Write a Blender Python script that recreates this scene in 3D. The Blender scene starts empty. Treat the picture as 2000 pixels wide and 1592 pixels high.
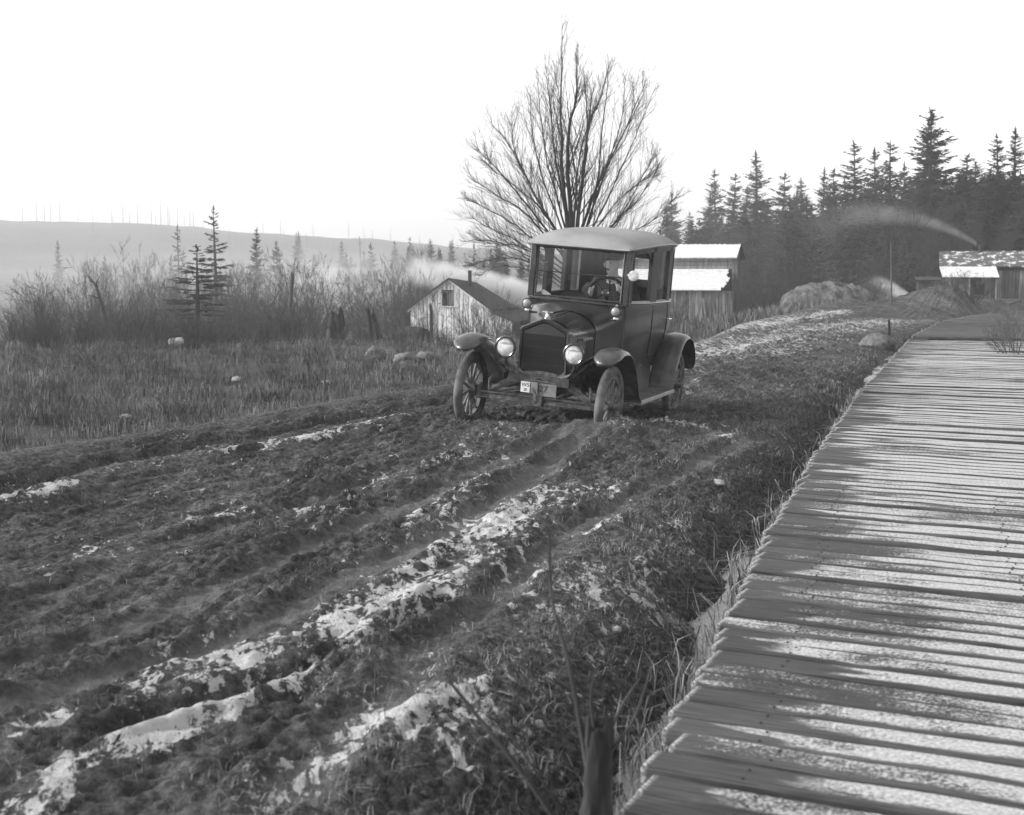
import bpy, math, random
import numpy as np
from mathutils import Vector, Matrix

random.seed(7)
RNG = np.random.default_rng(11)
scene = bpy.context.scene
COL = scene.collection
PI = math.pi

# ------------------------------------------------------------------ camera
F, HORIZON, CAM_H = 2700.0, 514.0, 1.63          # pixels of the 2000 px wide photograph
PITCH = math.atan((796 - HORIZON) / F)
cam_data = bpy.data.cameras.new('camera')
cam = bpy.data.objects.new('camera', cam_data)
COL.objects.link(cam)
cam.location = (0, 0, CAM_H)
cam.rotation_euler = (PI / 2 - PITCH, 0, 0)
cam_data.sensor_width = 36.0
cam_data.lens = 36.0 * F / 2000.0
cam_data.clip_start, cam_data.clip_end = 0.1, 6000
cam_data.dof.use_dof = True
cam_data.dof.focus_distance = 13.0
cam_data.dof.aperture_fstop = 4.8
scene.camera = cam

# ------------------------------------------------------------------ light
SUN_AZ, SUN_EL = math.radians(-92), math.radians(28)   # azimuth from +Y towards +X: low winter sun from the left
world = bpy.data.worlds.new('World')
scene.world = world
world.use_nodes = True
wn = world.node_tree.nodes
wl = world.node_tree.links
sky = wn.new('ShaderNodeTexSky')
sky.sky_type = 'NISHITA'
sky.sun_disc = False
sky.sun_elevation = SUN_EL
sky.sun_rotation = SUN_AZ
sky.air_density = 1.0
sky.dust_density = 1.0
bw = wn.new('ShaderNodeRGBToBW')                       # the picture is black and white
wl.new(sky.outputs[0], bw.inputs[0])
wl.new(bw.outputs[0], wn['Background'].inputs['Color'])
wn['Background'].inputs['Strength'].default_value = 0.15
sun_data = bpy.data.lights.new('sun', 'SUN')
sun_data.energy = 1.4
sun_data.angle = math.radians(11)
sun_data.color = (1, 1, 1)
sun = bpy.data.objects.new('sun', sun_data)
COL.objects.link(sun)
to_sun = Vector((math.sin(SUN_AZ) * math.cos(SUN_EL), math.cos(SUN_AZ) * math.cos(SUN_EL), math.sin(SUN_EL)))
sun.rotation_euler = to_sun.to_track_quat('Z', 'Y').to_euler()
sun.location = (0, 0, 30)

vs = scene.view_settings
vs.view_transform, vs.look, vs.gamma = 'Standard', 'None', 1.0
vs.exposure = 1.35
vs.use_curve_mapping = False
scene.cycles.use_denoising = True
scene.cycles.max_bounces = 8
scene.cycles.transparent_max_bounces = 16
scene.cycles.volume_bounces = 4
scene.cycles.volume_max_steps = 128


# ------------------------------------------------------------------ pixel helpers
def ray(px, py):
    u, v = (px - 1000) / F, (796 - py) / F
    return np.array([u, math.cos(PITCH) + v * math.sin(PITCH), -math.sin(PITCH) + v * math.cos(PITCH)])


def at_z(px, py, z=0.0):
    d = ray(px, py)
    t = (z - CAM_H) / d[2]
    return np.array([d[0] * t, d[1] * t, z])


def at_y(px, py, y):
    d = ray(px, py)
    t = y / d[1]
    return np.array([d[0] * t, y, CAM_H + d[2] * t])


# ------------------------------------------------------------------ noise
def _hash(ix, iy, seed):
    h = (ix.astype(np.int64) * 374761393 + iy.astype(np.int64) * 668265263 + seed * 974711) & 0x7fffffff
    h = ((h ^ (h >> 13)) * 1274126177) & 0x7fffffff
    return ((h ^ (h >> 16)) & 0xffff) / 65535.0


def vnoise(x, y, seed=0):
    x = np.asarray(x, float)
    y = np.asarray(y, float)
    ix, iy = np.floor(x), np.floor(y)
    fx, fy = x - ix, y - iy
    ux, uy = fx * fx * fx * (fx * (fx * 6 - 15) + 10), fy * fy * fy * (fy * (fy * 6 - 15) + 10)
    ga = lambda dx, dy: _hash(ix + dx, iy + dy, seed) * 2 * PI

    def dot(dx, dy):
        a = ga(dx, dy)
        return np.cos(a) * (fx - dx) + np.sin(a) * (fy - dy)
    a = dot(0, 0) * (1 - ux) + dot(1, 0) * ux
    b = dot(0, 1) * (1 - ux) + dot(1, 1) * ux
    return (a * (1 - uy) + b * uy) * 1.5


def fbm(x, y, octaves=4, seed=0):
    s, a = 0.0, 1.0
    t = 0.0
    for k in range(octaves):
        s = s + a * vnoise(x, y, seed + k)
        t += a
        x, y, a = np.asarray(x) * 2.03 + 5.1, np.asarray(y) * 2.03 + 3.7, a * 0.5
    return s / t


def sm(a, b, v):
    t = np.clip((np.asarray(v, float) - a) / (b - a), 0, 1)
    return t * t * (3 - 2 * t)


# ------------------------------------------------------------------ materials (all greys)
def new_mat(name):
    m = bpy.data.materials.new(name)
    m.use_nodes = True
    nt = m.node_tree
    return m, nt, nt.nodes['Principled BSDF'], nt.nodes, nt.links


def mixcol(nt, fac, a, b):
    n = nt.nodes.new('ShaderNodeMix')
    n.data_type = 'FLOAT'
    if isinstance(fac, (int, float)):
        n.inputs[0].default_value = fac
    else:
        nt.links.new(fac, n.inputs[0])
    for sock, v in ((n.inputs[2], a), (n.inputs[3], b)):
        if isinstance(v, (int, float)):
            sock.default_value = v
        else:
            nt.links.new(v, sock)
    return n.outputs[0]


def mth(nt, op, a, b=None, c=None, clamp=False):
    n = nt.nodes.new('ShaderNodeMath')
    n.operation = op
    n.use_clamp = clamp
    for k, v in enumerate((a, b, c)):
        if v is None:
            continue
        if isinstance(v, (int, float)):
            n.inputs[k].default_value = v
        else:
            nt.links.new(v, n.inputs[k])
    return n.outputs[0]


def noise_node(nt, scale, detail=4, vec=None, rough=0.55, distort=0.0):
    n = nt.nodes.new('ShaderNodeTexNoise')
    n.inputs['Scale'].default_value = scale
    n.inputs['Detail'].default_value = detail
    n.inputs['Roughness'].default_value = rough
    n.inputs['Distortion'].default_value = distort
    if vec is not None:
        nt.links.new(vec, n.inputs['Vector'])
    return n.outputs['Fac']


def coords(nt, kind='Object', scale=None, rot=None):
    tc = nt.nodes.new('ShaderNodeTexCoord')
    v = tc.outputs[kind]
    if scale or rot:
        mp = nt.nodes.new('ShaderNodeMapping')
        nt.links.new(v, mp.inputs[0])
        if scale:
            mp.inputs['Scale'].default_value = scale
        if rot:
            mp.inputs['Rotation'].default_value = rot
        v = mp.outputs[0]
    return v


def world_pos(nt, scale=None, rot=None):
    g = nt.nodes.new('ShaderNodeNewGeometry')
    v = g.outputs['Position']
    if scale or rot:
        mp = nt.nodes.new('ShaderNodeMapping')
        nt.links.new(v, mp.inputs[0])
        if scale:
            mp.inputs['Scale'].default_value = scale
        if rot:
            mp.inputs['Rotation'].default_value = rot
        v = mp.outputs[0]
    return v


def sstep(nt, a, b, v):
    n = nt.nodes.new('ShaderNodeMapRange')
    n.interpolation_type = 'SMOOTHSTEP'
    n.inputs[1].default_value = a
    n.inputs[2].default_value = b
    nt.links.new(v, n.inputs[0])
    return n.outputs[0]


def bump(nt, h, strength, dist, bsdf):
    b = nt.nodes.new('ShaderNodeBump')
    b.inputs['Strength'].default_value = strength
    b.inputs['Distance'].default_value = dist
    nt.links.new(h, b.inputs['Height'])
    nt.links.new(b.outputs[0], bsdf.inputs['Normal'])


def grey(name, lo, hi=None, rough=0.8, scale=6.0, stretch=None, bmp=0.0, metal=0.0, spec=0.5, rnd=0.0, coat=0.0):
    """grey material: noise between lo and hi, optional per-object variation"""
    m, nt, b, N, L = new_mat(name)
    hi = lo if hi is None else hi
    nz = noise_node(nt, scale, 5, coords(nt, 'Object', stretch))
    v = mixcol(nt, sstep(nt, 0.3, 0.7, nz), lo, hi)
    if rnd:
        oi = N.new('ShaderNodeObjectInfo')
        v = mth(nt, 'MULTIPLY', v, mth(nt, 'MULTIPLY_ADD', oi.outputs['Random'], 2 * rnd, 1 - rnd))
    L.new(v, b.inputs['Base Color'])
    b.inputs['Roughness'].default_value = rough
    b.inputs['Metallic'].default_value = metal
    b.inputs['Specular IOR Level'].default_value = spec
    b.inputs['Coat Weight'].default_value = coat
    if bmp:
        bump(nt, nz, bmp, 0.02, b)
    return m


M = {}
M['black_paint'] = grey('black_paint', 0.020, 0.040, 0.26, 9, spec=0.6, coat=0.5)
M['dusty_paint'] = grey('dusty_paint', 0.032, 0.085, 0.32, 7, bmp=0.02, coat=0.4)
M['body_paint'] = grey('body_paint', 0.026, 0.046, 0.30, 5, coat=0.45)
def splash(m, top):
    nt = m.node_tree
    b = nt.nodes['Principled BSDF']
    base = b.inputs['Base Color'].links[0].from_socket
    s_ = nt.nodes.new('ShaderNodeSeparateXYZ')
    p = coords(nt, 'Object')
    nt.links.new(p, s_.inputs[0])
    n1 = noise_node(nt, 16, 7, p, 0.72)
    v = mth(nt, 'ADD', n1, mth(nt, 'MULTIPLY', mth(nt, 'SUBTRACT', top, s_.outputs[2]), 0.55))
    k = sstep(nt, 0.55, 0.72, v)
    nt.links.new(mixcol(nt, k, base, 0.13), b.inputs['Base Color'])
    nt.links.new(mixcol(nt, k, b.inputs['Roughness'].default_value, 0.9), b.inputs['Roughness'])
    nt.links.new(mixcol(nt, k, b.inputs['Coat Weight'].default_value, 0.0), b.inputs['Coat Weight'])


splash(M['dusty_paint'], 0.68)
splash(M['body_paint'], 0.72)
M['under'] = grey('undercarriage', 0.03, 0.10, 0.8, 14, bmp=0.3)
M['mud_metal'] = grey('muddy_metal', 0.05, 0.16, 0.85, 22, bmp=0.5)
M['roof_cloth'] = grey('roof_cloth', 0.26, 0.36, 0.75, 2.2, bmp=0.05)
M['trim_light'] = grey('trim_light', 0.42, 0.5, 0.4, 10)
M['chrome'] = grey('nickel', 0.62, 0.7, 0.2, 8, metal=0.85)
M['rubber'] = grey('muddy_rubber', 0.055, 0.17, 0.9, 9, bmp=0.3)
M['spoke'] = grey('spoke_wood', 0.07, 0.22, 0.7, 14, bmp=0.2)
M['interior'] = grey('interior_cloth', 0.022, 0.035, 0.9, 20)
M['lens'] = grey('lamp_lens', 0.42, 0.92, 0.2, 16, spec=0.8)  # pale mottling puts the sky mirrored in the reflector into the lens colour
M['lens_grey'] = grey('lamp_lens_grey', 0.28, 0.34, 0.2, 12, spec=0.7)
M['plate_white'] = grey('plate_white', 0.7, 0.8, 0.5, 12)
M['plate_grey'] = grey('plate_grey', 0.14, 0.24, 0.6, 16)
M['plate_dark'] = grey('plate_dark', 0.03, 0.05, 0.6)
M['skin'] = grey('skin', 0.6, 0.68, 0.55, 20)
M['coat'] = grey('coat_wool', 0.022, 0.035, 0.95, 60)
M['cap'] = grey('cap_wool', 0.03, 0.06, 0.95, 40)
M['shirt'] = grey('shirt', 0.55, 0.65, 0.8)
M['bark'] = grey('bark', 0.035, 0.075, 0.9, 9, (1, 1, 0.2), 0.4)
M['twig'] = grey('twig', 0.035, 0.075, 0.9, 3, rnd=0.3)
M['brush'] = grey('brush_twig', 0.045, 0.10, 0.9, 3, rnd=0.35)
M['dark_twig'] = grey('dark_twig', 0.02, 0.045, 0.9, 3, rnd=0.3)
M['needle'] = grey('needles', 0.016, 0.042, 0.8, 1.5, rnd=0.3, spec=0.2)
M['snag'] = grey('snag_wood', 0.10, 0.2, 0.9, 1, rnd=0.3)
M['grass'] = grey('dry_grass', 0.07, 0.22, 0.85, 1.3, spec=0.2)
M['straw'] = grey('verge_straw', 0.08, 0.34, 0.8, 5, spec=0.25)
M['pale_straw'] = grey('pale_straw', 0.16, 0.42, 0.8, 5, spec=0.25)
M['stone'] = grey('stone', 0.08, 0.20, 0.85, 6, bmp=0.5, rnd=0.2)
M['pale_stone'] = grey('pale_stone', 0.26, 0.45, 0.8, 9, bmp=0.4)
M['white_board'] = grey('whitewashed_board', 0.55, 0.88, 0.85, 5, (2, 2, 0.35), 0.2, rnd=0.14)
M['white_trim'] = grey('white_trim', 0.7, 0.8, 0.8, 6)
M['grey_board'] = grey('weathered_board', 0.10, 0.24, 0.9, 5, (3, 3, 0.3), 0.3, rnd=0.45)
M['dark_board'] = grey('dark_board', 0.05, 0.10, 0.9, 5, (3, 3, 0.4), 0.3, rnd=0.3)
M['dark_roof'] = grey('dark_shingles', 0.025, 0.055, 0.9, 8, bmp=0.3, rnd=0.2)
M['log'] = grey('charred_wood', 0.02, 0.06, 0.95, 5, (2, 2, 0.4), 0.6)
M['pole'] = grey('old_pole', 0.06, 0.13, 0.9, 5, (2, 2, 0.3), 0.3)
M['stringer'] = grey('stringer_wood', 0.05, 0.1, 0.9, 5)
M['black_void'] = grey('dark_inside', 0.012, 0.016, 0.95)


def make_glass():
    m, nt, b, N, L = new_mat('window_glass')
    tr = N.new('ShaderNodeBsdfTransparent')
    tr.inputs[0].default_value = (0.97, 0.97, 0.97, 1)
    gl = N.new('ShaderNodeBsdfGlossy')
    gl.inputs['Roughness'].default_value = 0.04
    gl.inputs[0].default_value = (0.9, 0.9, 0.9, 1)
    lw = N.new('ShaderNodeLayerWeight')
    lw.inputs[0].default_value = 0.5
    mx = N.new('ShaderNodeMixShader')
    L.new(mth(nt, 'MULTIPLY_ADD', mth(nt, 'POWER', lw.outputs['Facing'], 4.0), 0.55, 0.03), mx.inputs[0])
    L.new(tr.outputs[0], mx.inputs[1])
    L.new(gl.outputs[0], mx.inputs[2])
    L.new(mx.outputs[0], N['Material Output'].inputs['Surface'])
    return m


M['glass'] = make_glass()


def make_snowroof(name, cover, lo):
    """boards under patchy frost; the frost lies where the slope faces up"""
    m, nt, b, N, L = new_mat(name)
    p = coords(nt, 'Object')
    n1 = noise_node(nt, 3.0, 6, p, 0.65)
    wood = mixcol(nt, noise_node(nt, 9, 4, coords(nt, 'Object', (3, 0.4, 0.4))), lo, lo * 2)
    fr = sstep(nt, 0.72 - cover * 0.5, 0.80 - cover * 0.5, n1)
    rime = mixcol(nt, sstep(nt, 0.35, 0.7, noise_node(nt, 7, 5, p, 0.7)), 0.64, 0.84)
    L.new(mixcol(nt, fr, wood, rime), b.inputs['Base Color'])
    b.inputs['Roughness'].default_value = 0.8
    bump(nt, n1, 0.4, 0.03, b)
    return m


M['frost_roof'] = make_snowroof('frosted_shakes', 0.85, 0.08)
M['frost_roof_patchy'] = make_snowroof('patchy_frosted_roof', 0.42, 0.06)


def make_mud():
    m, nt, b, N, L = new_mat('churned_mud')
    p = world_pos(nt)
    along = world_pos(nt, (1.6, 0.75, 1.2), (0, 0, math.radians(28)))
    at = N.new('ShaderNodeAttribute')
    at.attribute_name = 'frost'
    wt = N.new('ShaderNodeAttribute')
    wt.attribute_name = 'wet_sheen'
    gr = N.new('ShaderNodeAttribute')
    gr.attribute_name = 'sod'
    fine = noise_node(nt, 30, 8, p, 0.7)
    mid = noise_node(nt, 4.5, 8, along, 0.66)
    big = noise_node(nt, 0.9, 3, p)
    base = mixcol(nt, sstep(nt, 0.3, 0.72, mid), 0.042, 0.135)
    lanes = noise_node(nt, 1.0, 4, world_pos(nt, (4.5, 0.28, 1.0), (0, 0, math.radians(28))), 0.6)
    base = mth(nt, 'MULTIPLY', base, mth(nt, 'MULTIPLY_ADD', sstep(nt, 0.3, 0.7, lanes), 0.9, 0.5))
    base = mth(nt, 'MULTIPLY', base, mth(nt, 'MULTIPLY_ADD', big, 0.9, 0.55))
    base = mth(nt, 'MULTIPLY', base, mth(nt, 'MULTIPLY_ADD', sstep(nt, 0.32, 0.68, fine), 1.5, 0.3))
    base = mixcol(nt, wt.outputs['Fac'], base, 0.19)  # smooth wet ruts: their sky sheen is painted in as a paler base
    sod = mixcol(nt, sstep(nt, 0.38, 0.66, fine), 0.03, 0.2)
    base = mixcol(nt, gr.outputs['Fac'], base, sod)
    # frost: lies in its own strips, broken up by the clods
    crumb = noise_node(nt, 13, 6, along, 0.7)
    flake = noise_node(nt, 7.0, 7, along, 0.72, 0.8)
    f = mth(nt, 'MULTIPLY', at.outputs['Fac'], 0.80)
    f = mth(nt, 'ADD', f, mth(nt, 'MULTIPLY_ADD', flake, 3.2, -1.6))
    f = mth(nt, 'ADD', f, mth(nt, 'MULTIPLY_ADD', crumb, 1.2, -0.6))
    f = mth(nt, 'ADD', f, mth(nt, 'MULTIPLY_ADD', fine, 0.9, -0.45))
    f = mth(nt, 'ADD', f, mth(nt, 'MULTIPLY_ADD', noise_node(nt, 1.7, 4, along, 0.6), 1.2, -0.6))
    fr = sstep(nt, 0.60, 0.84, f)
    L.new(mixcol(nt, fr, base, 0.74), b.inputs['Base Color'])
    ro = mixcol(nt, wt.outputs['Fac'], 0.72, 0.42)
    L.new(mixcol(nt, fr, ro, 0.8), b.inputs['Roughness'])
    b.inputs['Specular IOR Level'].default_value = 0.35
    grit = noise_node(nt, 85, 5, p, 0.75)
    h = mth(nt, 'ADD', mth(nt, 'MULTIPLY', crumb, 0.9), mth(nt, 'MULTIPLY', fine, 0.55))
    h = mth(nt, 'MULTIPLY_ADD', grit, 0.3, h)
    bm_ = N.new('ShaderNodeBump')
    bm_.inputs['Distance'].default_value = 0.055
    L.new(mixcol(nt, wt.outputs['Fac'], 1.0, 0.4), bm_.inputs['Strength'])
    L.new(h, bm_.inputs['Height'])
    L.new(bm_.outputs[0], b.inputs['Normal'])
    return m


M['mud'] = make_mud()


def make_field():
    m, nt, b, N, L = new_mat('winter_field')
    p = world_pos(nt)
    a = noise_node(nt, 0.55, 5, p, 0.6)
    c = noise_node(nt, 11, 6, p, 0.7)
    v = mixcol(nt, sstep(nt, 0.35, 0.65, a), 0.045, 0.11)
    v = mth(nt, 'MULTIPLY', v, mth(nt, 'MULTIPLY_ADD', c, 1.2, 0.4))
    fr = sstep(nt, 0.70, 0.76, mth(nt, 'ADD', mth(nt, 'MULTIPLY', a, 0.45), mth(nt, 'MULTIPLY', c, 0.6)))
    L.new(mixcol(nt, fr, v, 0.4), b.inputs['Base Color'])
    b.inputs['Roughness'].default_value = 0.95
    b.inputs['Specular IOR Level'].default_value = 0.15
    bump(nt, c, 0.8, 0.05, b)
    return m


M['field'] = make_field()


def make_bank():
    m, nt, b, N, L = new_mat('bare_dirt_bank')
    p = world_pos(nt, (2.2, 1, 1.0), (0, math.radians(35), 0))
    a = noise_node(nt, 1.6, 6, p, 0.65, 0.6)
    v = mixcol(nt, sstep(nt, 0.35, 0.65, a), 0.03, 0.15)
    L.new(v, b.inputs['Base Color'])
    b.inputs['Roughness'].default_value = 0.95
    bump(nt, a, 0.9, 0.12, b)
    return m


M['bank'] = make_bank()


def make_plank(name, cover):
    m, nt, b, N, L = new_mat(name)
    tc = N.new('ShaderNodeTexCoord')
    oi = N.new('ShaderNodeObjectInfo')
    sx = N.new('ShaderNodeSeparateXYZ')
    L.new(tc.outputs['Object'], sx.inputs[0])
    off = N.new('ShaderNodeVectorMath')
    off.operation = 'ADD'
    L.new(tc.outputs['Object'], off.inputs[0])
    cmb = N.new('ShaderNodeCombineXYZ')
    L.new(mth(nt, 'MULTIPLY', oi.outputs['Random'], 37.0), cmb.inputs[0])
    L.new(mth(nt, 'MULTIPLY', oi.outputs['Random'], 91.0), cmb.inputs[1])
    L.new(cmb.outputs[0], off.inputs[1])

    def mapped(sc):
        mp = N.new('ShaderNodeMapping')
        L.new(off.outputs[0], mp.inputs[0])
        mp.inputs['Scale'].default_value = sc
        return mp.outputs[0]
    grain = noise_node(nt, 6, 6, mapped((0.6, 14, 4)), 0.6)
    wood = mixcol(nt, sstep(nt, 0.3, 0.7, grain), 0.024, 0.085)
    wood = mth(nt, 'MULTIPLY', wood, mth(nt, 'MULTIPLY_ADD', oi.outputs['Random'], 0.6, 0.7))
    rnd2 = mth(nt, 'FRACT', mth(nt, 'MULTIPLY', oi.outputs['Random'], 17.31))
    streak = noise_node(nt, 1.0, 6, mapped((2.2, 11.0, 1)), 0.62)
    patch = noise_node(nt, 1.1, 4, world_pos(nt), 0.55)
    crumb = noise_node(nt, 70, 4, tc.outputs['Object'], 0.72)
    # frost starts a hand's breadth to half a metre in from the trodden left ends
    x0 = mth(nt, 'MULTIPLY_ADD', mth(nt, 'MULTIPLY', rnd2, rnd2), 0.5, 0.03)
    xs = mth(nt, 'ADD', mth(nt, 'SUBTRACT', sx.outputs[0], x0), mth(nt, 'MULTIPLY_ADD', streak, 0.9, -0.42))
    gate = sstep(nt, -0.05, 0.10, xs)
    # and is scraped off along the near edge of every board
    lat = sstep(nt, -0.058, -0.030, mth(nt, 'ADD', sx.outputs[1], mth(nt, 'MULTIPLY_ADD', streak, 0.09, -0.045)))
    body_ = mth(nt, 'ADD', mth(nt, 'MULTIPLY', patch, 1.25), mth(nt, 'MULTIPLY', streak, 0.8))
    body_ = mth(nt, 'ADD', body_, mth(nt, 'MULTIPLY_ADD', crumb, 1.3, -0.65))
    body_ = mth(nt, 'ADD', body_, mth(nt, 'MULTIPLY_ADD', noise_node(nt, 4.0, 5, world_pos(nt), 0.65), 0.9, -0.45))
    body_ = mth(nt, 'ADD', body_, mth(nt, 'MULTIPLY', rnd2, 0.30))
    body_ = mth(nt, 'ADD', body_, mth(nt, 'MULTIPLY', sstep(nt, 0.0, 1.4, sx.outputs[0]), 0.18))
    mott = sstep(nt, 1.16 - cover, 1.48 - cover, body_)
    g = N.new('ShaderNodeNewGeometry')
    sn = N.new('ShaderNodeSeparateXYZ')
    L.new(g.outputs['Normal'], sn.inputs[0])
    fr = mth(nt, 'MULTIPLY', mth(nt, 'MULTIPLY', gate, lat), mott)
    fr = mth(nt, 'MULTIPLY', fr, sstep(nt, 0.3, 0.8, sn.outputs[2]))
    # splintered pale ends
    end = mth(nt, 'MULTIPLY', sstep(nt, 0.022, 0.004, sx.outputs[0]), sstep(nt, 0.35, 0.6, crumb))
    fr = mth(nt, 'MAXIMUM', fr, end)
    rime = mixcol(nt, sstep(nt, 0.3, 0.7, crumb), 0.26, 0.70)
    L.new(mixcol(nt, fr, wood, rime), b.inputs['Base Color'])
    L.new(mixcol(nt, fr, 0.6, 0.75), b.inputs['Roughness'])
    b.inputs['Specular IOR Level'].default_value = 0.4
    bump(nt, mth(nt, 'ADD', grain, mth(nt, 'MULTIPLY', fr, 0.8)), 0.5, 0.006, b)
    return m


M['plank'] = make_plank('frosted_plank', 0.13)
M['plank_white'] = make_plank('white_frosted_plank', 0.30)
M['plank_bare'] = make_plank('plain_plank', -0.6)


def make_water():
    m, nt, b, N, L = new_mat('ditch_water')
    n1 = noise_node(nt, 2.2, 5, world_pos(nt), 0.6)
    ice = sstep(nt, 0.44, 0.56, n1)                      # skin of pale ice over dark water
    L.new(mixcol(nt, ice, 0.03, 0.27), b.inputs['Base Color'])
    L.new(mixcol(nt, ice, 0.05, 0.25), b.inputs['Roughness'])
    b.inputs['IOR'].default_value = 1.5
    b.inputs['Specular IOR Level'].default_value = 0.8
    bump(nt, n1, 0.06, 0.01, b)
    return m


M['water'] = make_water()


# ------------------------------------------------------------------ mesh helpers
class MB:
    def __init__(self):
        self.v, self.f = [], []

    def add(self, verts, faces):
        o = len(self.v)
        self.v.extend([tuple(map(float, p)) for p in verts])
        self.f.extend([tuple(i + o for i in fc) for fc in faces])
        return self

    def box(self, x0, x1, y0, y1, z0, z1, bev=0.0, mat=None):
        if bev > 0:
            b = min(bev, (x1 - x0) / 2.1, (y1 - y0) / 2.1, (z1 - z0) / 2.1)
            ring = lambda e, z: [(x0 + e, y0, z), (x1 - e, y0, z), (x1, y0 + e, z), (x1, y1 - e, z), (x1 - e, y1, z), (x0 + e, y1, z), (x0, y1 - e, z), (x0, y0 + e, z)]
            ins = lambda z: [(x0 + b, y0 + b, z), (x1 - b, y0 + b, z), (x1 - b, y0 + b, z), (x1 - b, y1 - b, z), (x1 - b, y1 - b, z), (x0 + b, y1 - b, z), (x0 + b, y1 - b, z), (x0 + b, y0 + b, z)]
            vs_ = ins(z0) + ring(b, z0 + b) + ring(b, z1 - b) + ins(z1)
            fs = []
            for k in range(3):
                for i in range(8):
                    j = (i + 1) % 8
                    fs.append((k * 8 + i, k * 8 + j, k * 8 + 8 + j, k * 8 + 8 + i))
            fs.append((6, 5, 4, 3, 2, 1, 0, 7)[::1])
            fs.append(tuple(24 + i for i in (0, 1, 2, 3, 4, 5, 6, 7)))
        else:
            vs_ = [(x0, y0, z0), (x1, y0, z0), (x1, y1, z0), (x0, y1, z0), (x0, y0, z1), (x1, y0, z1), (x1, y1, z1), (x0, y1, z1)]
            fs = [(0, 3, 2, 1), (4, 5, 6, 7), (0, 1, 5, 4), (1, 2, 6, 5), (2, 3, 7, 6), (3, 0, 4, 7)]
        if mat is not None:
            vs_ = [tuple(mat @ Vector(p)) for p in vs_]
        return self.add(vs_, fs)

    def tube(self, pts, rad, n=8, cap=True, flat=1.0):
        pts = [Vector(p) for p in pts]
        if isinstance(rad, (int, float)):
            rad = [rad] * len(pts)
        vs_, fs = [], []
        t0 = (pts[1] - pts[0]).normalized()
        ref = Vector((0, 0, 1)) if abs(t0.z) < 0.9 else Vector((1, 0, 0))
        a = t0.cross(ref).normalized()
        for i, p in enumerate(pts):
            t = (pts[min(i + 1, len(pts) - 1)] - pts[max(i - 1, 0)])
            t = t.normalized() if t.length > 1e-9 else t0
            a = (a - t * a.dot(t))
            a = a.normalized() if a.length > 1e-6 else t.orthogonal().normalized()
            b = t.cross(a)
            for k in range(n):
                an = 2 * PI * k / n
                vs_.append(p + (a * math.cos(an) + b * math.sin(an) * flat) * rad[i])
        for i in range(len(pts) - 1):
            for k in range(n):
                j = (k + 1) % n
                fs.append((i * n + k, i * n + j, (i + 1) * n + j, (i + 1) * n + k))
        if cap:
            fs.append(tuple(range(n - 1, -1, -1)))
            fs.append(tuple((len(pts) - 1) * n + k for k in range(n)))
        return self.add(vs_, fs)

    def ring_tube(self, center, R, r, axis='x', n=32, m=8, squash=1.0):
        vs_, fs = [], []
        for i in range(n):
            a = 2 * PI * i / n
            for k in range(m):
                b = 2 * PI * k / m
                rr = R + r * math.cos(b)
                w = r * math.sin(b) * squash
                p = {'x': (w, rr * math.cos(a), rr * math.sin(a)), 'y': (rr * math.cos(a), w, rr * math.sin(a)), 'z': (rr * math.cos(a), rr * math.sin(a), w)}[axis]
                vs_.append(Vector(center) + Vector(p))
        for i in range(n):
            for k in range(m):
                i2, k2 = (i + 1) % n, (k + 1) % m
                fs.append((i * m + k, i2 * m + k, i2 * m + k2, i * m + k2))
        return self.add(vs_, fs)

    def lathe(self, prof, center=(0, 0, 0), axis='y', n=24):
        """prof: (radius, along axis)"""
        vs_, fs = [], []
        for (r, h) in prof:
            for k in range(n):
                a = 2 * PI * k / n
                p = {'y': (r * math.cos(a), h, r * math.sin(a)), 'x': (h, r * math.cos(a), r * math.sin(a)), 'z': (r * math.cos(a), r * math.sin(a), h)}[axis]
                vs_.append(Vector(center) + Vector(p))
        for i in range(len(prof) - 1):
            for k in range(n):
                j = (k + 1) % n
                fs.append((i * n + k, i * n + j, (i + 1) * n + j, (i + 1) * n + k))
        fs.append(tuple(range(n)))
        fs.append(tuple((len(prof) - 1) * n + k for k in range(n - 1, -1, -1)))
        return self.add(vs_, fs)

    def loft(self, rings, closed=False, cap=False):
        n = len(rings[0])
        vs_ = [p for r in rings for p in r]
        fs = []
        for i in range(len(rings) - 1):
            for k in range(n if closed else n - 1):
                j = (k + 1) % n
                fs.append((i * n + k, i * n + j, (i + 1) * n + j, (i + 1) * n + k))
        if cap:
            fs.append(tuple(range(n - 1, -1, -1)))
            fs.append(tuple((len(rings) - 1) * n + k for k in range(n)))
        return self.add(vs_, fs)

    def mesh(self, name, mat, smooth=False):
        me = bpy.data.meshes.new(name)
        me.from_pydata(self.v, [], self.f)
        if mat is not None:
            me.materials.append(mat)
        if smooth:
            me.polygons.foreach_set('use_smooth', [True] * len(me.polygons))
        me.update()
        return me


def fix_normals(me):
    import bmesh
    bm = bmesh.new()
    bm.from_mesh(me)
    bmesh.ops.remove_doubles(bm, verts=bm.verts, dist=1e-5)
    bmesh.ops.recalc_face_normals(bm, faces=bm.faces)
    bm.to_mesh(me)
    bm.free()


def link(name, me, parent=None, loc=(0, 0, 0), rot=(0, 0, 0), scale=(1, 1, 1)):
    o = bpy.data.objects.new(name, me)
    COL.objects.link(o)
    o.location, o.rotation_euler, o.scale = loc, rot, scale
    if parent is not None:
        o.parent = parent
    return o


def build(name, mb, mat, parent=None, smooth=False, fix=False, **kw):
    me = mb.mesh(name, mat, smooth)
    if fix:
        fix_normals(me)
        if smooth:
            me.polygons.foreach_set('use_smooth', [True] * len(me.polygons))
    return link(name, me, parent, **kw)


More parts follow.
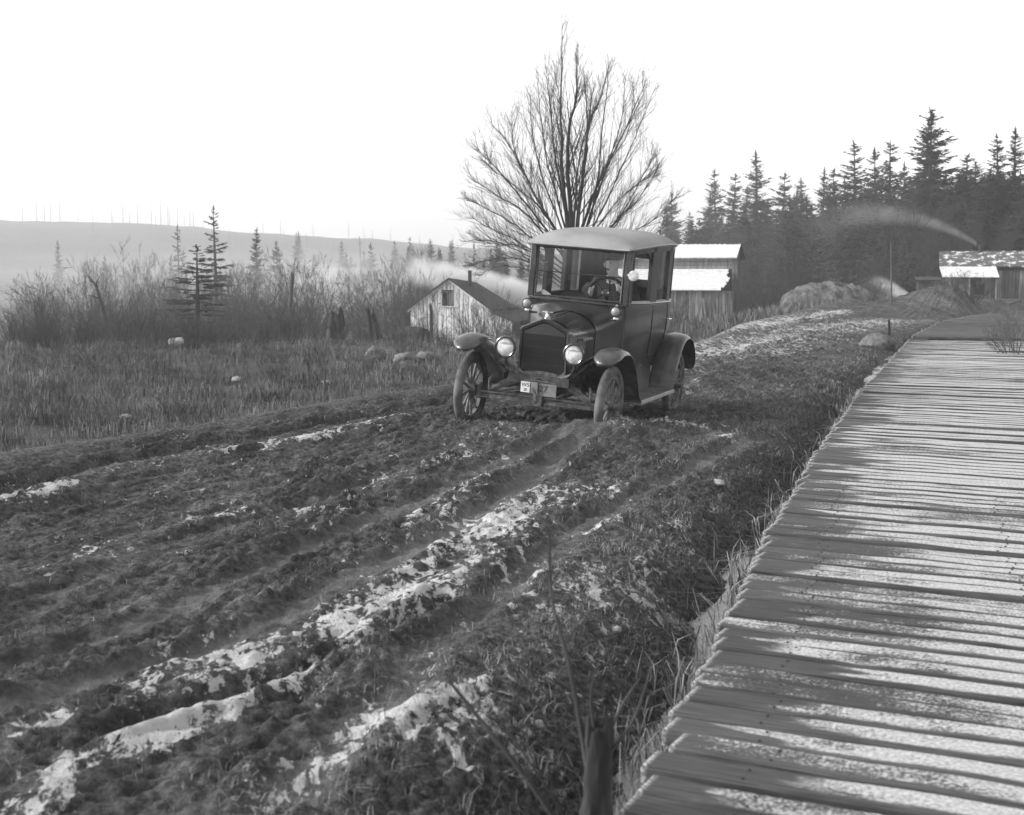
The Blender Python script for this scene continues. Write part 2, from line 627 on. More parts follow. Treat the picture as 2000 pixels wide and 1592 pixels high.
def autosmooth(o, ang=40):
    me = o.data
    me.polygons.foreach_set('use_smooth', [True] * len(me.polygons))
    try:
        me.set_sharp_from_angle(angle=math.radians(ang))
    except Exception:
        pass
    return o


def tag(o, label, cat, group=None):
    o['label'], o['category'] = label, cat
    if group:
        o['group'] = group
    return o


def thing(name, label, cat, loc=(0, 0, 0), rotz=0.0, group=None):
    o = bpy.data.objects.new(name, None)
    COL.objects.link(o)
    o.location, o.rotation_euler = loc, (0, 0, rotz)
    o.empty_display_size = 0.2
    return tag(o, label, cat, group)


def structure(o):
    o['kind'] = 'structure'
    return o


def np_mesh(name, verts, quads, mat, smooth=True, tris=None):
    me = bpy.data.meshes.new(name)
    nv = len(verts)
    me.vertices.add(nv)
    me.vertices.foreach_set('co', np.asarray(verts, np.float32).ravel())
    faces = []
    parts = []
    starts = []
    pos = 0
    for arr in (quads, tris):
        if arr is None or len(arr) == 0:
            continue
        arr = np.asarray(arr, np.int32)
        k = arr.shape[1]
        parts.append(arr.ravel())
        starts.append(pos + np.arange(len(arr)) * k)
        pos += arr.size
    loops = np.concatenate(parts)
    starts = np.concatenate(starts)
    me.loops.add(len(loops))
    me.loops.foreach_set('vertex_index', loops.astype(np.int32))
    me.polygons.add(len(starts))
    me.polygons.foreach_set('loop_start', starts.astype(np.int32))
    me.update(calc_edges=True)
    me.validate()
    me.materials.append(mat)
    if smooth:
        me.polygons.foreach_set('use_smooth', np.ones(len(me.polygons), bool))
    return me


def grid_quads(r, c):
    i = np.arange(r * c).reshape(r, c)
    return np.stack([i[:-1, :-1], i[:-1, 1:], i[1:, 1:], i[1:, :-1]], -1).reshape(-1, 4)


ORD = 'first second third fourth fifth sixth seventh eighth ninth tenth eleventh twelfth thirteenth fourteenth fifteenth sixteenth seventeenth eighteenth nineteenth twentieth'.split()
TENS = {2: 'twenty', 3: 'thirty', 4: 'forty', 5: 'fifty', 6: 'sixty', 7: 'seventy', 8: 'eighty', 9: 'ninety'}
TENTH = {2: 'twentieth', 3: 'thirtieth', 4: 'fortieth', 5: 'fiftieth', 6: 'sixtieth', 7: 'seventieth', 8: 'eightieth', 9: 'ninetieth'}


def ordinal(i):
    n = i + 1
    if n <= 20:
        return ORD[i]
    if n > 99:
        return 'hundredth' if n == 100 else 'hundred-and-' + ordinal(n - 101)
    t, u = divmod(n, 10)
    return TENTH[t] if u == 0 else TENS[t] + '-' + ORD[u - 1]

# ================================================================== TERRAIN
LY = [-40, 0, 5, 11.25, 13.1, 15.9, 17.2, 21, 25, 30, 35, 41, 48, 60, 200]
LX = [-34, -10.2, -7.6, -4.06, -2.95, -1.75, -0.9, 1.0, 3.0, 4.5, 5.8, 8.0, 10.7, 16.0, 90]
BY = [-40, 0, 3.0, 3.8, 5.1, 7.07, 10.3, 15.7, 26.4, 34, 48, 60, 200]
BX = [-13, -0.80, 0.17, 0.38, 0.77, 1.31, 2.28, 4.0, 7.6, 10.6, 16.6, 22, 96]
ROAD_DIR = math.radians(28)


def Lx(y):
    return np.interp(y, LY, LX)


def Bx(y):
    return np.interp(y, BY, BX)


RIDGE_AZ = np.radians([-60, -25, -20.3, -14, -10.5, -6, -3, 1, 6, 60])
RIDGE_H = [24, 22.5, 21.5, 19.5, 16.5, 13, 10.5, 6, 3, 3]


def macro(x, y):
    x, y = np.asarray(x, float), np.asarray(y, float)
    d = Lx(y) - x
    r = np.hypot(x, y)
    az = np.arctan2(x, y)
    front = (y > 0)
    z = 0.16 * fbm(x / 3.1, y / 3.1, 3, 40) * sm(0.3, 2.5, np.maximum(d, x - Bx(y) - 2.6))
    left = sm(0.8, 6, d)
    z = z + left * (-2.3 * sm(24, 50, y) - 3.2 * sm(52, 110, y)) + left * 0.12 * sm(0, 3, d)
    z = z + left * 1.2 * fbm(x / 25, y / 25, 2, 44) * sm(45, 90, y)
    right = sm(2.0, 5.0, x - Bx(y))
    z = z + 0.0 * x
    z = z + 5.0 * sm(75, 230, r) * sm(math.radians(4), math.radians(13), az) * front
    z = z + (np.interp(az, RIDGE_AZ, RIDGE_H) + 5.5 * left) * sm(300, 720, r) * front
    z = z + 1.4 * fbm(x / 70, y / 70, 4, 60) * sm(250, 500, r)
    return z


def ditch(y, t_m):
    """depth of the ditch that runs left of the boardwalk; t_m metres left of its edge"""
    dep = (0.38 + 0.11 * fbm(y / 0.8, y * 0 + 8.0, 2, 72)) * (1 - 0.55 * sm(14, 28, y))
    wob = 0.10 * fbm(y / 1.3, y * 0 + 2.2, 2, 71)
    return -dep * np.exp(-((t_m - 0.16 - wob) / (0.38 + 0.14 * fbm(y / 0.9, y * 0, 2, 73))) ** 2)


def px_line(pts, z=0.0):
    return np.array([at_z(a, b, z)[:2] for a, b in pts])


def dist_line(x, y, line):
    best = np.full(x.shape, 1e9)
    for (a, b) in zip(line[:-1], line[1:]):
        dx, dy = b - a
        t = np.clip(((x - a[0]) * dx + (y - a[1]) * dy) / (dx * dx + dy * dy), 0, 1)
        best = np.minimum(best, np.hypot(x - a[0] - t * dx, y - a[1] - t * dy))
    return best


RUTS = [  # pixels, depth, width, smooth
    ([(560, 1590), (740, 1395), (900, 1235), (1010, 1150), (1100, 1060), (1200, 1000), (1290, 950), (1400, 895), (1500, 850)], 0.08, 0.15, 0.9),
    ([(-300, 1480), (164, 1347), (398, 1278), (547, 1218), (680, 1144), (780, 1088), (880, 1040), (948, 996), (1010, 950), (1090, 900), (1160, 860), (1200, 835)], 0.075, 0.17, 0.9),
    ([(-300, 1420), (25, 1310), (250, 1235), (400, 1160), (600, 1072), (732, 1020), (880, 952), (960, 916), (1100, 864), (1180, 825)], 0.075, 0.17, 0.8),
    ([(200, 1450), (300, 1412), (448, 1377), (597, 1317), (791, 1238), (870, 1190)], 0.13, 0.10, 0.2),
    ([(-200, 1030), (25, 962), (250, 905), (420, 876), (600, 842), (760, 808), (880, 790)], 0.17, 0.28, 0.0),
    ([(1230, 800), (1310, 760), (1400, 715), (1500, 680), (1600, 652), (1680, 634)], 0.12, 0.22, 0.5),
    ([(1290, 700), (1340, 683), (1440, 656), (1560, 630), (1640, 615)], 0.10, 0.22, 0.4),
    ([(-100, 1200), (100, 1150), (300, 1080), (560, 1000), (760, 930), (870, 880)], 0.08, 0.2, 0.3),
]
RIDGES = [
    ([(-200, 1060), (25, 1000), (250, 932), (450, 892), (650, 862), (760, 842), (860, 824)], 0.11, 0.16),
    ([(60, 1575), (174, 1505), (300, 1450), (398, 1405), (480, 1365)], 0.05, 0.14),
    ([(660, 1345), (800, 1215), (930, 1120), (1040, 1040), (1140, 980)], 0.06, 0.12),
]
FROST = [  # pixels, width, strength
    ([(0, 1612), (70, 1578), (174, 1503), (300, 1450), (398, 1408), (480, 1366), (560, 1345)], 0.13, 1.05),
    ([(388, 1345), (500, 1300), (600, 1262), (711, 1225), (800, 1165), (900, 1090), (1000, 1020), (1080, 962)], 0.32, 0.82),
    ([(430, 1335), (560, 1290), (640, 1272), (720, 1252)], 0.09, 0.95),
    ([(540, 1600), (600, 1545), (650, 1505), (700, 1450), (745, 1420), (800, 1400)], 0.08, 0.95),
    ([(25, 1000), (250, 932), (450, 892), (520, 885)], 0.10, 0.62),
    ([(520, 884), (620, 866), (700, 850), (765, 838)], 0.14, 0.92),
    ([(1320, 668), (1440, 645), (1545, 628), (1640, 612)], 0.7, 0.75),
    ([(1400, 690), (1520, 660), (1620, 642), (1725, 628)], 1.5, 0.66),
    ([(1330, 700), (1450, 672), (1560, 652)], 1.1, 0.55),
    ([(1330, 770), (1345, 740), (1360, 715)], 0.25, 0.6),
    ([(980, 1225), (1060, 1120), (1140, 1060), (1230, 1010)], 0.12, 0.66),
    ([(800, 1010), (860, 990), (900, 965), (960, 930)], 0.14, 0.7),
    ([(1310, 830), (1400, 850), (1440, 870)], 0.2, 0.6),
    ([(1150, 870), (1230, 845), (1290, 840)], 0.2, 0.5),
    ([(240, 1345), (290, 1335), (330, 1330)], 0.09, 0.75),
    ([(90, 1440), (160, 1400), (250, 1370)], 0.10, 0.62),
    ([(1280, 1080), (1330, 1010), (1380, 975)], 0.16, 0.5),
    ([(900, 1420), (1000, 1330), (1100, 1240), (1180, 1120)], 0.3, 0.5),
    ([(1100, 1330), (1200, 1200), (1290, 1060)], 0.2, 0.45),
    ([(600, 1000), (760, 940), (900, 880), (1000, 850)], 0.3, 0.42),
    ([(100, 1120), (330, 1040), (560, 960)], 0.3, 0.36),
    ([(1330, 1270), (1400, 1160), (1450, 1090), (1500, 1000), (1560, 915), (1630, 830), (1680, 770)], 0.11, 0.72),
]
CAR_POS = np.array([0.23, 13.33, -0.04])
CAR_YAW = math.radians(-20.4)


def road_height(x, y):
    w = Bx(y) - Lx(y)
    left_d = x - Lx(y)
    right_d = Bx(y) - x
    c, s = math.cos(ROAD_DIR), math.sin(ROAD_DIR)
    u, v = x * s + y * c, x * c - y * s
    smooth = np.zeros_like(x)
    h = np.zeros_like(x)
    wx = x + 0.07 * fbm(x / 0.55, y / 0.55, 2, 5)
    wy = y + 0.10 * fbm(x / 0.55, y / 0.55, 2, 6)
    for pts, dep, wid, smt in RUTS:
        d = dist_line(wx, wy, px_line(pts))
        wid = wid * 0.62
        smt = smt * 0.7
        sh = np.exp(-(d / wid) ** 4) * (0.55 + 0.45 * sm(-0.25, 0.2, fbm(x / 1.3, y / 1.3, 2, 7)))
        h = h - 0.62 * dep * sh + 0.22 * dep * np.exp(-((d - wid * 1.75) / (wid * 0.55)) ** 2)
        smooth = np.maximum(smooth, smt * sh)
    for pts, hei, wid in RIDGES:
        d = dist_line(wx, wy, px_line(pts))
        h = h + 0.55 * hei * np.exp(-(d / wid) ** 2)
    # churned clods
    clod = (0.022 * (np.abs(fbm(v / 0.30, u / 0.9, 2, 10)) * 1.6 - 0.2)
            + 0.024 * (fbm(v / 0.11 + 3, u / 0.26, 2, 14))
            + 0.026 * (vnoise(v / 0.055, u / 0.085, 17))
            + 0.030 * (np.abs(vnoise(x / 0.034, y / 0.042, 21)) - 0.2))
    rough_zone = 0.75 + 0.55 * sm(-0.3, 0.4, fbm(x / 1.6, y / 1.9, 2, 30))
    frost = np.zeros_like(x)
    for pts, wid, st in FROST:
        d = dist_line(wx, wy, px_line(pts))
        far_ = np.mean([q[1] for q in pts]) < 700
        frost = np.maximum(frost, (1.35 if far_ else 1.0) * st * np.exp(-(d / (wid * 1.25)) ** 2))
    h = h + clod * rough_zone * (1 - 0.88 * smooth) * (1 - 0.5 * np.clip(frost, 0, 1))
    h = h + 0.04 * fbm(v / 1.1, u / 3.6, 3, 33) + 0.02 + 0.034 * fbm(v / 0.24, u / 6.0, 2, 36) * sm(0.6, 1.6, right_d)
    # mud pushed up in front of and between the wheels
    cx, cy = x - CAR_POS[0], y - CAR_POS[1]
    lx = cx * math.cos(CAR_YAW) + cy * math.sin(CAR_YAW)
    ly = -cx * math.sin(CAR_YAW) + cy * math.cos(CAR_YAW)
    h = h + 0.11 * np.exp(-(lx / 1.5) ** 4 - ((ly + 0.25) / 1.1) ** 2)
    h = h + 0.10 * np.exp(-((lx - 0.75) / 0.42) ** 2 - ((ly + 0.25) / 0.45) ** 2)
    h = h - 0.14 * np.exp(-(lx / 0.52) ** 4 - ((ly - 0.55) / 0.75) ** 4)
    for wxx in (-0.71, 0.71):
        h = h - 0.05 * np.exp(-((lx - wxx) / 0.10) ** 2 - ((ly - 1.2) / 1.6) ** 4)
    # verge and ditch on the right
    verge = sm(1.75, 1.0, right_d) * sm(0.5, 0.9, right_d)
    h = h + 0.02 * verge * sm(24, 14, y)
    h = h + ditch(y, right_d)
    # grassy bank on the far left
    h = h * (0.25 + 0.75 * sm(0.0, 0.7, left_d)) + 0.10 * np.exp(-((left_d - 0.05) / 0.35) ** 2)
    h = h + 0.12 * sm(40, 52, y)
    h = h + 0.72 * np.exp(-((x - 15.2) / 1.5) ** 2 - ((y - 48.5) / 3.2) ** 2) * sm(0.1, 1.3, right_d)      # spoil mound before the far cabin
    sod = np.clip(sm(1.35, 0.75, right_d * (1 + 0.9 * sm(9, 20, y)) + 0.45 * fbm(x / 0.7, y / 0.7, 2, 50)) * sm(34, 26, y) + sm(0.35, 0.0, left_d + 0.2 * fbm(x / 0.5, y / 0.5, 2, 51)), 0, 1)
    frost = frost * (1 - 0.7 * smooth) + 0.34 * sm(-0.15, 0.40, fbm(x / 0.9, y / 1.3, 3, 55)) * sm(34, 12, y) - 0.06
    wet_sheen = smooth * 0.9
    return h, sod, frost, wet_sheen


def surface(x, y):
    """ground height for placing things (road or field)"""
    x1, y1 = np.atleast_1d(np.asarray(x, float)), np.atleast_1d(np.asarray(y, float))
    inside = (x1 > Lx(y1)) & (x1 < Bx(y1) + 0.05) & (y1 < 58) & (y1 > -2)
    z = macro(x1, y1)
    if inside.any():
        z = np.where(inside, road_height(x1, y1)[0], z)
    return z if np.ndim(x) else float(z[0])


# ground: one sheet out to the horizon
ang = np.concatenate([np.linspace(-180, -36, 60, endpoint=False), np.linspace(-36, 36, 420, endpoint=False), np.linspace(36, 180, 61)])
ang = np.radians(ang)
rad = np.concatenate([[0.02], np.geomspace(0.8, 1500, 430)])
RR, AA = np.meshgrid(rad, ang, indexing='ij')
GX, GY = RR * np.sin(AA), RR * np.cos(AA)
GZ = macro(GX, GY)
inroad = sm(0.10, 0.5, GX - Lx(GY)) * sm(0.4, -0.1, GX - Bx(GY) - 2.3) * sm(60, 55, GY)
GZ = GZ - 0.75 * inroad - 0.02
under_walk = sm(-0.4, 0.2, GX - Bx(GY)) * sm(3.2, 2.4, GX - Bx(GY))
GZ = GZ - 0.10 * under_walk
ground = link('ground', np_mesh('ground', np.stack([GX, GY, GZ], -1).reshape(-1, 3), grid_quads(*GX.shape)[:, ::-1], M['field']))
structure(ground)

# muddy road: churned surface between the field and the boardwalk
ys = [-1.5]
while ys[-1] < 57:
    ys.append(ys[-1] + 0.015 + 0.00020 * max(ys[-1], 0) ** 2 + (0.03 if ys[-1] < 2.5 else 0))
ys = np.array(ys)
ts = np.linspace(-0.05, 1.05, 460)
YY, TT = np.meshgrid(ys, ts, indexing='ij')
XX = Lx(YY) + TT * (Bx(YY) - Lx(YY))
HH, SOD, FRO, WET_SHEEN = road_height(XX, YY)
edge_drop = sm(-0.005, -0.05, TT) * 0.35
HH = HH - edge_drop
road_me = np_mesh('muddy_road', np.stack([XX, YY, HH], -1).reshape(-1, 3), grid_quads(*XX.shape), M['mud'])
for nm, arr in (('frost', FRO), ('wet_sheen', WET_SHEEN), ('sod', SOD)):
    a = road_me.attributes.new(nm, 'FLOAT', 'POINT')
    a.data.foreach_set('value', arr.astype(np.float32).ravel())
road = structure(link('muddy_road', road_me))

# standing water in the ditch
wy_ = np.linspace(1.5, 30, 120)
wv = []
for off in (0.02, 0.75):
    wv.append(np.stack([Bx(wy_) - off, wy_, np.full_like(wy_, -0.285) + 0.17 * sm(10, 26, wy_)], -1))
wvv = np.stack(wv, 1)
water = link('ditch_water', np_mesh('ditch_water', wvv.reshape(-1, 3), grid_quads(120, 2), M['water']))
structure(water)

# bare cut bank at the far end of the road
bu, bv = np.meshgrid(np.linspace(0, 1, 70), np.linspace(0, 1, 40), indexing='ij')
b0, b1 = at_y(1560, 600, 53), at_y(1752, 600, 53)
bank_x = b0[0] + (b1[0] - b0[0]) * bu
prof = np.sin(np.clip(bu, 0, 1) * PI) ** 0.34 * (1 + 0.08 * fbm(bu * 5, bv * 0, 2, 80))
bank_y = 52.4 + 4.5 * bv + 0.25 * fbm(bu * 6, bv * 5, 3, 81)
bank_y = bank_y + 0.30 * fbm(bu * 9 + bv * 4, bv * 6, 3, 84)
bank_z = -0.25 + (1.25 * prof) * (1 - 0.22 * np.abs(fbm(bu * 16 + bv * 3, bv * 2.5, 3, 86))) * sm(0, 0.7, bv) * (0.9 + 0.14 * fbm(bu * 7, bv * 4, 3, 82))
bank_o = link('dirt_bank', np_mesh('dirt_bank', np.stack([bank_x, bank_y, bank_z], -1).reshape(-1, 3), grid_quads(70, 40)[:, ::-1], M['bank']))
structure(bank_o)

# ================================================================== BOARDWALK
walk = bpy.data.objects.new('boardwalk', None)
COL.objects.link(walk)
structure(walk)
WZ = 0.20
plank_meshes = []
for k in range(6):
    rr = random.Random(100 + k)
    Lp, Wp = 2.35, 0.153
    nx = 9
    vs_, fs = [], []
    for i in range(nx + 1):
        x = Lp * i / nx
        e0, e1 = rr.uniform(-0.004, 0.004), rr.uniform(-0.004, 0.004)
        zt = rr.uniform(-0.003, 0.003)
        y0, y1 = -Wp / 2 + e0, Wp / 2 + e1
        vs_ += [(x, y0, -0.045), (x, y0, zt - 0.006), (x, y0 + 0.010, zt), (x, y1 - 0.010, zt), (x, y1, zt - 0.006), (x, y1, -0.045)]
    for i in range(nx):
        for j in range(6):
            a, b = i * 6 + j, i * 6 + (j + 1) % 6
            fs.append((a, a + 6, b + 6, b))
    fs.append((5, 4, 3, 2, 1, 0)[::-1])
    fs.append(tuple(nx * 6 + j for j in (5, 4, 3, 2, 1, 0)))
    for nm, key in (('plank', 'plank'), ('plank', 'plank_bare'), ('plank', 'plank_white')):
        me = bpy.data.meshes.new('plank')
        me.from_pydata(vs_, [], fs)
        me.materials.append(M[key])
        me.update()
        fix_normals(me)
        plank_meshes.append(me)
frosted, bare, white = plank_meshes[0::3], plank_meshes[1::3], plank_meshes[2::3]
prr = random.Random(5)
_nb = MB()
_nb.lathe([(0.0, 0.003), (0.005, 0.0025), (0.0055, 0.0), (0.0, -0.004)], (0, 0, 0), 'z', 8)
nail_me = _nb.mesh('nail_head', M['log'])
WALK2Y, WALK2X = [26.0, 27.4, 33.3, 37.5, 40.0, 42], [7.46, 8.0, 10.3, 12.5, 14.4, 16.4]
pos_y = 0.9
while pos_y < 26.2:
    x = float(Bx(pos_y))
    slope = float(Bx(pos_y + 0.3) - Bx(pos_y - 0.3)) / 0.6
    skew = math.radians(np.interp(pos_y, [3, 6, 10, 20, 27], [25, 27, 28, 25, 22]))
    out = prr.gauss(0, 0.010)
    if 3.3 < pos_y < 4.1 and prr.random() < 0.35:
        out -= prr.uniform(0.04, 0.12)
    z = WZ + prr.gauss(0, 0.0035)
    o = link('plank', prr.choice(white if (9.0 < pos_y < 25.0 and prr.random() < 0.75) else frosted), walk, (x - out, pos_y, z), (prr.gauss(0, 0.008), prr.gauss(0, 0.003), -skew + prr.gauss(0, 0.006)))
    o.scale = (1, prr.uniform(0.95, 1.02), 1)
    if pos_y < 9:
        for nx_ in (0.30 + prr.gauss(0, 0.015), 1.22 + prr.gauss(0, 0.015)):
            for ny_ in (-0.04, 0.04):
                link('nail_head', nail_me, o, (nx_, ny_ + prr.gauss(0, 0.006), 0.0015))
    pos_y += 0.160 / math.cos(skew) / (1 + slope * math.tan(skew)) + (0.03 if prr.random() < 0.05 else 0)
pos_y = 26.75
while pos_y < 40.5:
    x = float(np.interp(pos_y, WALK2Y, WALK2X))
    skew = math.radians(np.interp(pos_y, [27, 40], [24, 40]))
    slope = (float(np.interp(pos_y + 0.3, WALK2Y, WALK2X)) - float(np.interp(pos_y - 0.3, WALK2Y, WALK2X))) / 0.6
    link('plank', prr.choice(bare), walk, (x - prr.gauss(0, 0.02), pos_y, WZ + 0.03 + prr.gauss(0, 0.003)), (0, 0, -skew))
    pos_y += 0.16 / math.cos(skew) / (1 + slope * math.tan(skew))
for off in (0.22, 1.15, 2.1):
    mb = MB()
    pts = []
    for y in np.linspace(0.5, 26.4, 30):
        pts.append((float(Bx(y)) + off * 0.9, y - off * 0.45, WZ - 0.125))
    mb.tube(pts, 0.075, 4)
    build('stringer', mb, M['stringer'], walk)
mb = MB()
for off in (0.3, 1.8):
    mb.tube([(float(np.interp(y, WALK2Y, WALK2X)) + off * 0.85, y - off * 0.55, WZ - 0.10) for y in np.linspace(26.9, 40.5, 16)], 0.075, 4)
build('stringer', mb, M['stringer'], walk)

# ================================================================== CAR
CAR = thing('sedan_car', 'muddy black 1920s sedan with spoked wheels sunk in the road mud', 'car', tuple(CAR_POS))
CAR.rotation_euler = (Matrix.Rotation(CAR_YAW, 3, 'Z') @ Matrix.Rotation(math.radians(4.8), 3, 'Y')).to_euler()
# local axes: +X the car's left (right in the picture), -Y forward, Z up, origin under the front axle


def cpart(name, mb, mat, parent=None, smooth=True, ang=42, label=None):
    o = build(name, mb, mat, parent or CAR, fix=True)
    if smooth:
        autosmooth(o, ang)
    if label:
        o['label'] = label
    return o


# --- wheels
def wheel(cx, cy, cz, side, front):
    r, tw = 0.335, 0.046
    root = MB()
    root.ring_tube((0, 0, 0), r, tw, 'x', 40, 10, 0.95)
    ty = build('tyre', root, M['rubber'])
    autosmooth(ty, 60)
    w = bpy.data.objects.new('wheel', None)
    COL.objects.link(w)
    w.parent = CAR
    w.location = (cx, cy, cz)
    ty.parent = w
    rim = MB()
    rim.lathe([(0.298, -0.022), (0.302, -0.028), (0.302, 0.028), (0.298, 0.022), (0.262, 0.018), (0.262, -0.018), (0.298, -0.022)], (0, 0, 0), 'x', 40)
    rim.f = rim.f[:-2]
    cpart('rim', rim, M['spoke'], w)
    for k in range(12):
        a = 2 * PI * (k + 0.3) / 12
        d = Vector((0, math.cos(a), math.sin(a)))
        sp = MB()
        sp.tube([d * 0.05, d * 0.12 + Vector((0.002 * side, 0, 0)), d * 0.27], [0.017, 0.0155, 0.0115], 6)
        cpart('spoke', sp, M['spoke'], w)
    hb = MB()
    hb.lathe([(0.0, -0.06), (0.06, -0.055), (0.072, -0.03), (0.072, 0.02), (0.040, 0.035), (0.038, 0.085), (0.030, 0.098), (0.0, 0.10)], (0, 0, 0), 'x', 16)
    if side < 0:
        hb.v = [(-p[0], p[1], p[2]) for p in hb.v]
    cpart('hub', hb, M['mud_metal'], w)
    return w


for cx, cy in ((0.71, 0.0), (-0.71, 0.0), (0.71, 2.54), (-0.71, 2.54)):
    wheel(cx, cy, 0.381, 1 if cx > 0 else -1, cy == 0)

# --- frame, axles, springs
mb = MB()
for sx in (-1, 1):
    mb.box(sx * 0.29 - 0.02, sx * 0.29 + 0.02, -0.02, 3.0, 0.52, 0.60)
mb.box(-0.31, 0.31, -0.06, 0.0, 0.51, 0.59)
mb.box(-0.31, 0.31, 2.94, 3.0, 0.52, 0.60)
cpart('chassis_frame', mb, M['under'], smooth=False)
mb = MB()
mb.box(-0.64, 0.64, -0.028, 0.028, 0.315, 0.33, 0.003)
mb.box(-0.64, 0.64, -0.009, 0.009, 0.33, 0.368)
mb.box(-0.64, 0.64, -0.028, 0.028, 0.368, 0.383, 0.003)
for sx in (-1, 1):
    mb.box(sx * 0.62 - 0.025, sx * 0.62 + 0.025, -0.03, 0.03, 0.30, 0.45, 0.008)
mb.box(-0.05, 0.05, -0.04, 0.04, 0.29, 0.42, 0.008)
cpart('front_axle', mb, M['mud_metal'])
mb = MB()
for lv in range(5):
    half = 0.50 - 0.085 * lv
    pts = []
    for k in range(13):
        x = -half + 2 * half * k / 12
        pts.append((x, 0.0, 0.575 - 0.165 * (x / 0.5) ** 2 - 0.011 * (4 - lv) + 0.03))
    mb.tube(pts, 0.014, 4, flat=2.2)
cpart('leaf_spring', mb, M['mud_metal'], smooth=False)
for sx in (-1, 1):
    mb = MB()
    mb.tube([(sx * 0.52, 0.0, 0.36), (sx * 0.52, 0.0, 0.50), (sx * 0.50, 0.01, 0.53)], 0.014, 6)
    cpart('spring_shackle', mb, M['mud_metal'])
    mb = MB()
    mb.tube([(sx * 0.56, 0.02, 0.31), (sx * 0.2, 0.8, 0.38), (0.0, 1.3, 0.42)], 0.017, 6)
    cpart('radius_rod', mb, M['under'])
    mb = MB()   # stay running from the radiator foot out to the fender
    mb.tube([(sx * 0.22, -0.02, 0.585), (sx * 0.36, -0.05, 0.64), (sx * 0.46, -0.03, 0.74), (sx * 0.60, -0.02, 0.83)], [0.026, 0.022, 0.016, 0.012], 6)
    cpart('fender_stay', mb, M['mud_metal'])
mb = MB()
mb.tube([(-0.60, 0.16, 0.37), (0.60, 0.16, 0.37)], 0.014, 6)
mb.tube([(0.32, 0.10, 0.52), (-0.40, 0.14, 0.40)], 0.013, 6)
mb.tube([(0.62, 0.0, 0.37), (0.60, 0.16, 0.37)], 0.018, 6)
mb.tube([(-0.62, 0.0, 0.37), (-0.60, 0.16, 0.37)], 0.018, 6)
mb.tube([(0.16, -0.01, 0.38), (0.30, 0.05, 0.46), (0.38, 0.10, 0.50)], 0.016, 6)
cpart('tie_rod', mb, M['mud_metal'])
mb = MB()
mb.tube([(0.0, 0.05, 0.50), (0.0, -0.20, 0.49), (0.045, -0.215, 0.40), (0.05, -0.215, 0.36), (0.05, -0.30, 0.355)], 0.013, 6)
cpart('crank_handle', mb, M['mud_metal'])
mb = MB()
mb.tube([(-0.66, 2.54, 0.381), (0.66, 2.54, 0.381)], 0.045, 8)
mb.lathe([(0.0, -0.11), (0.12, -0.06), (0.14, 0.0), (0.12, 0.06), (0.0, 0.11)], (0, 2.54, 0.381), 'x', 14)
cpart('rear_axle', mb, M['under'])
mb = MB()
mb.box(-0.2, 0.2, 0.25, 1.1, 0.36, 0.62, 0.04)
cpart('engine_pan', mb, M['under'])


# --- radiator
def hood_profile(w, z0, zs, zt, ex, n=28, skirt=4):
    pts = []
    for k in range(skirt):
        pts.append((-w, z0 + (zs - z0) * k / skirt))
    for k in range(n + 1):
        a = PI * k / n
        x = -math.cos(a)
        pts.append((w * math.copysign(abs(x) ** (2 / ex if ex > 2 else 1.0), x), zs + (zt - zs) * (1 - abs(math.copysign(abs(x) ** (2 / ex if ex > 2 else 1.0), x)) ** ex) ** (1 / ex)))
    for k in range(skirt - 1, -1, -1):
        pts.append((w, z0 + (zs - z0) * k / skirt))
    return pts


def rad_profile(w, z0, zs, zt, r):
    """flat sided shell with low peaked top"""
    half = [(w, z0), (w, zs)]
    for k in range(1, 7):
        a = k / 6 * PI / 2
        half.append((w - r + r * math.cos(a), zs + r * math.sin(a)))
    for k in range(1, 9):
        u = k / 8
        x = (w - r) * (1 - u)
        z = zs + r + (zt - zs - r) * (1 - (1 - u) ** 1.35) * 0.98
        half.append((x, z))
    left = [(-x, z) for x, z in half[:-1]]
    return left + half[::-1]


def shell_ring(w, z0, zs, zt, r, y):
    pr = rad_profile(w, z0 + 0.05, zs, zt, r)
    # close the bottom with rounded corners
    bot = [(w * math.cos(a) * 1.0 if False else (w - 0.05) + 0.05 * math.cos(a), z0 + 0.05 - 0.05 * math.sin(a)) for a in (PI / 6, PI / 3, PI / 2)]
    bot2 = [(-x, z) for x, z in bot[::-1]]
    return [(x, y, z) for x, z in pr + bot + bot2]


mb = MB()
rings = [shell_ring(0.222, 0.618, 0.985, 1.105, 0.035, 0.030), shell_ring(0.226, 0.612, 0.990, 1.112, 0.036, 0.010),
         shell_ring(0.246, 0.592, 1.005, 1.138, 0.045, 0.006), shell_ring(0.252, 0.586, 1.010, 1.145, 0.048, 0.022), shell_ring(0.252, 0.586, 1.010, 1.145, 0.048, 0.115)]
mb.loft(rings, closed=True)
cpart('radiator_shell', mb, M['black_paint'], ang=35)
mb = MB()
mb.loft([shell_ring(0.224, 0.615, 0.985, 1.105, 0.035, 0.034), shell_ring(0.224, 0.615, 0.985, 1.105, 0.035, 0.10)], closed=True, cap=True)
core = cpart('radiator_core', mb, M['black_void'], smooth=False)
mb = MB()   # the tank face above the core
tk = [(x, z) for x, z in rad_profile(0.221, 0.985, 0.987, 1.103, 0.035)]
mb.add([(x, 0.028, z) for x, z in tk] + [(x * 0.96, 0.020, 0.99 + (z - 0.99) * 0.94) for x, z in tk], [tuple(len(tk) + i for i in range(len(tk)))] + [(i, i + 1, len(tk) + i + 1, len(tk) + i) for i in range(len(tk) - 1)])
cpart('radiator_tank', mb, M['body_paint'])
fin_mb = MB()
fin_mb.box(-0.0022, 0.0022, 0.018, 0.04, 0.625, 0.985)
fin_me = fin_mb.mesh('radiator_fin', M['body_paint'])
for k in range(40):
    link('radiator_fin', fin_me, core, (-0.21 + 0.42 * k / 39, 0, 0))
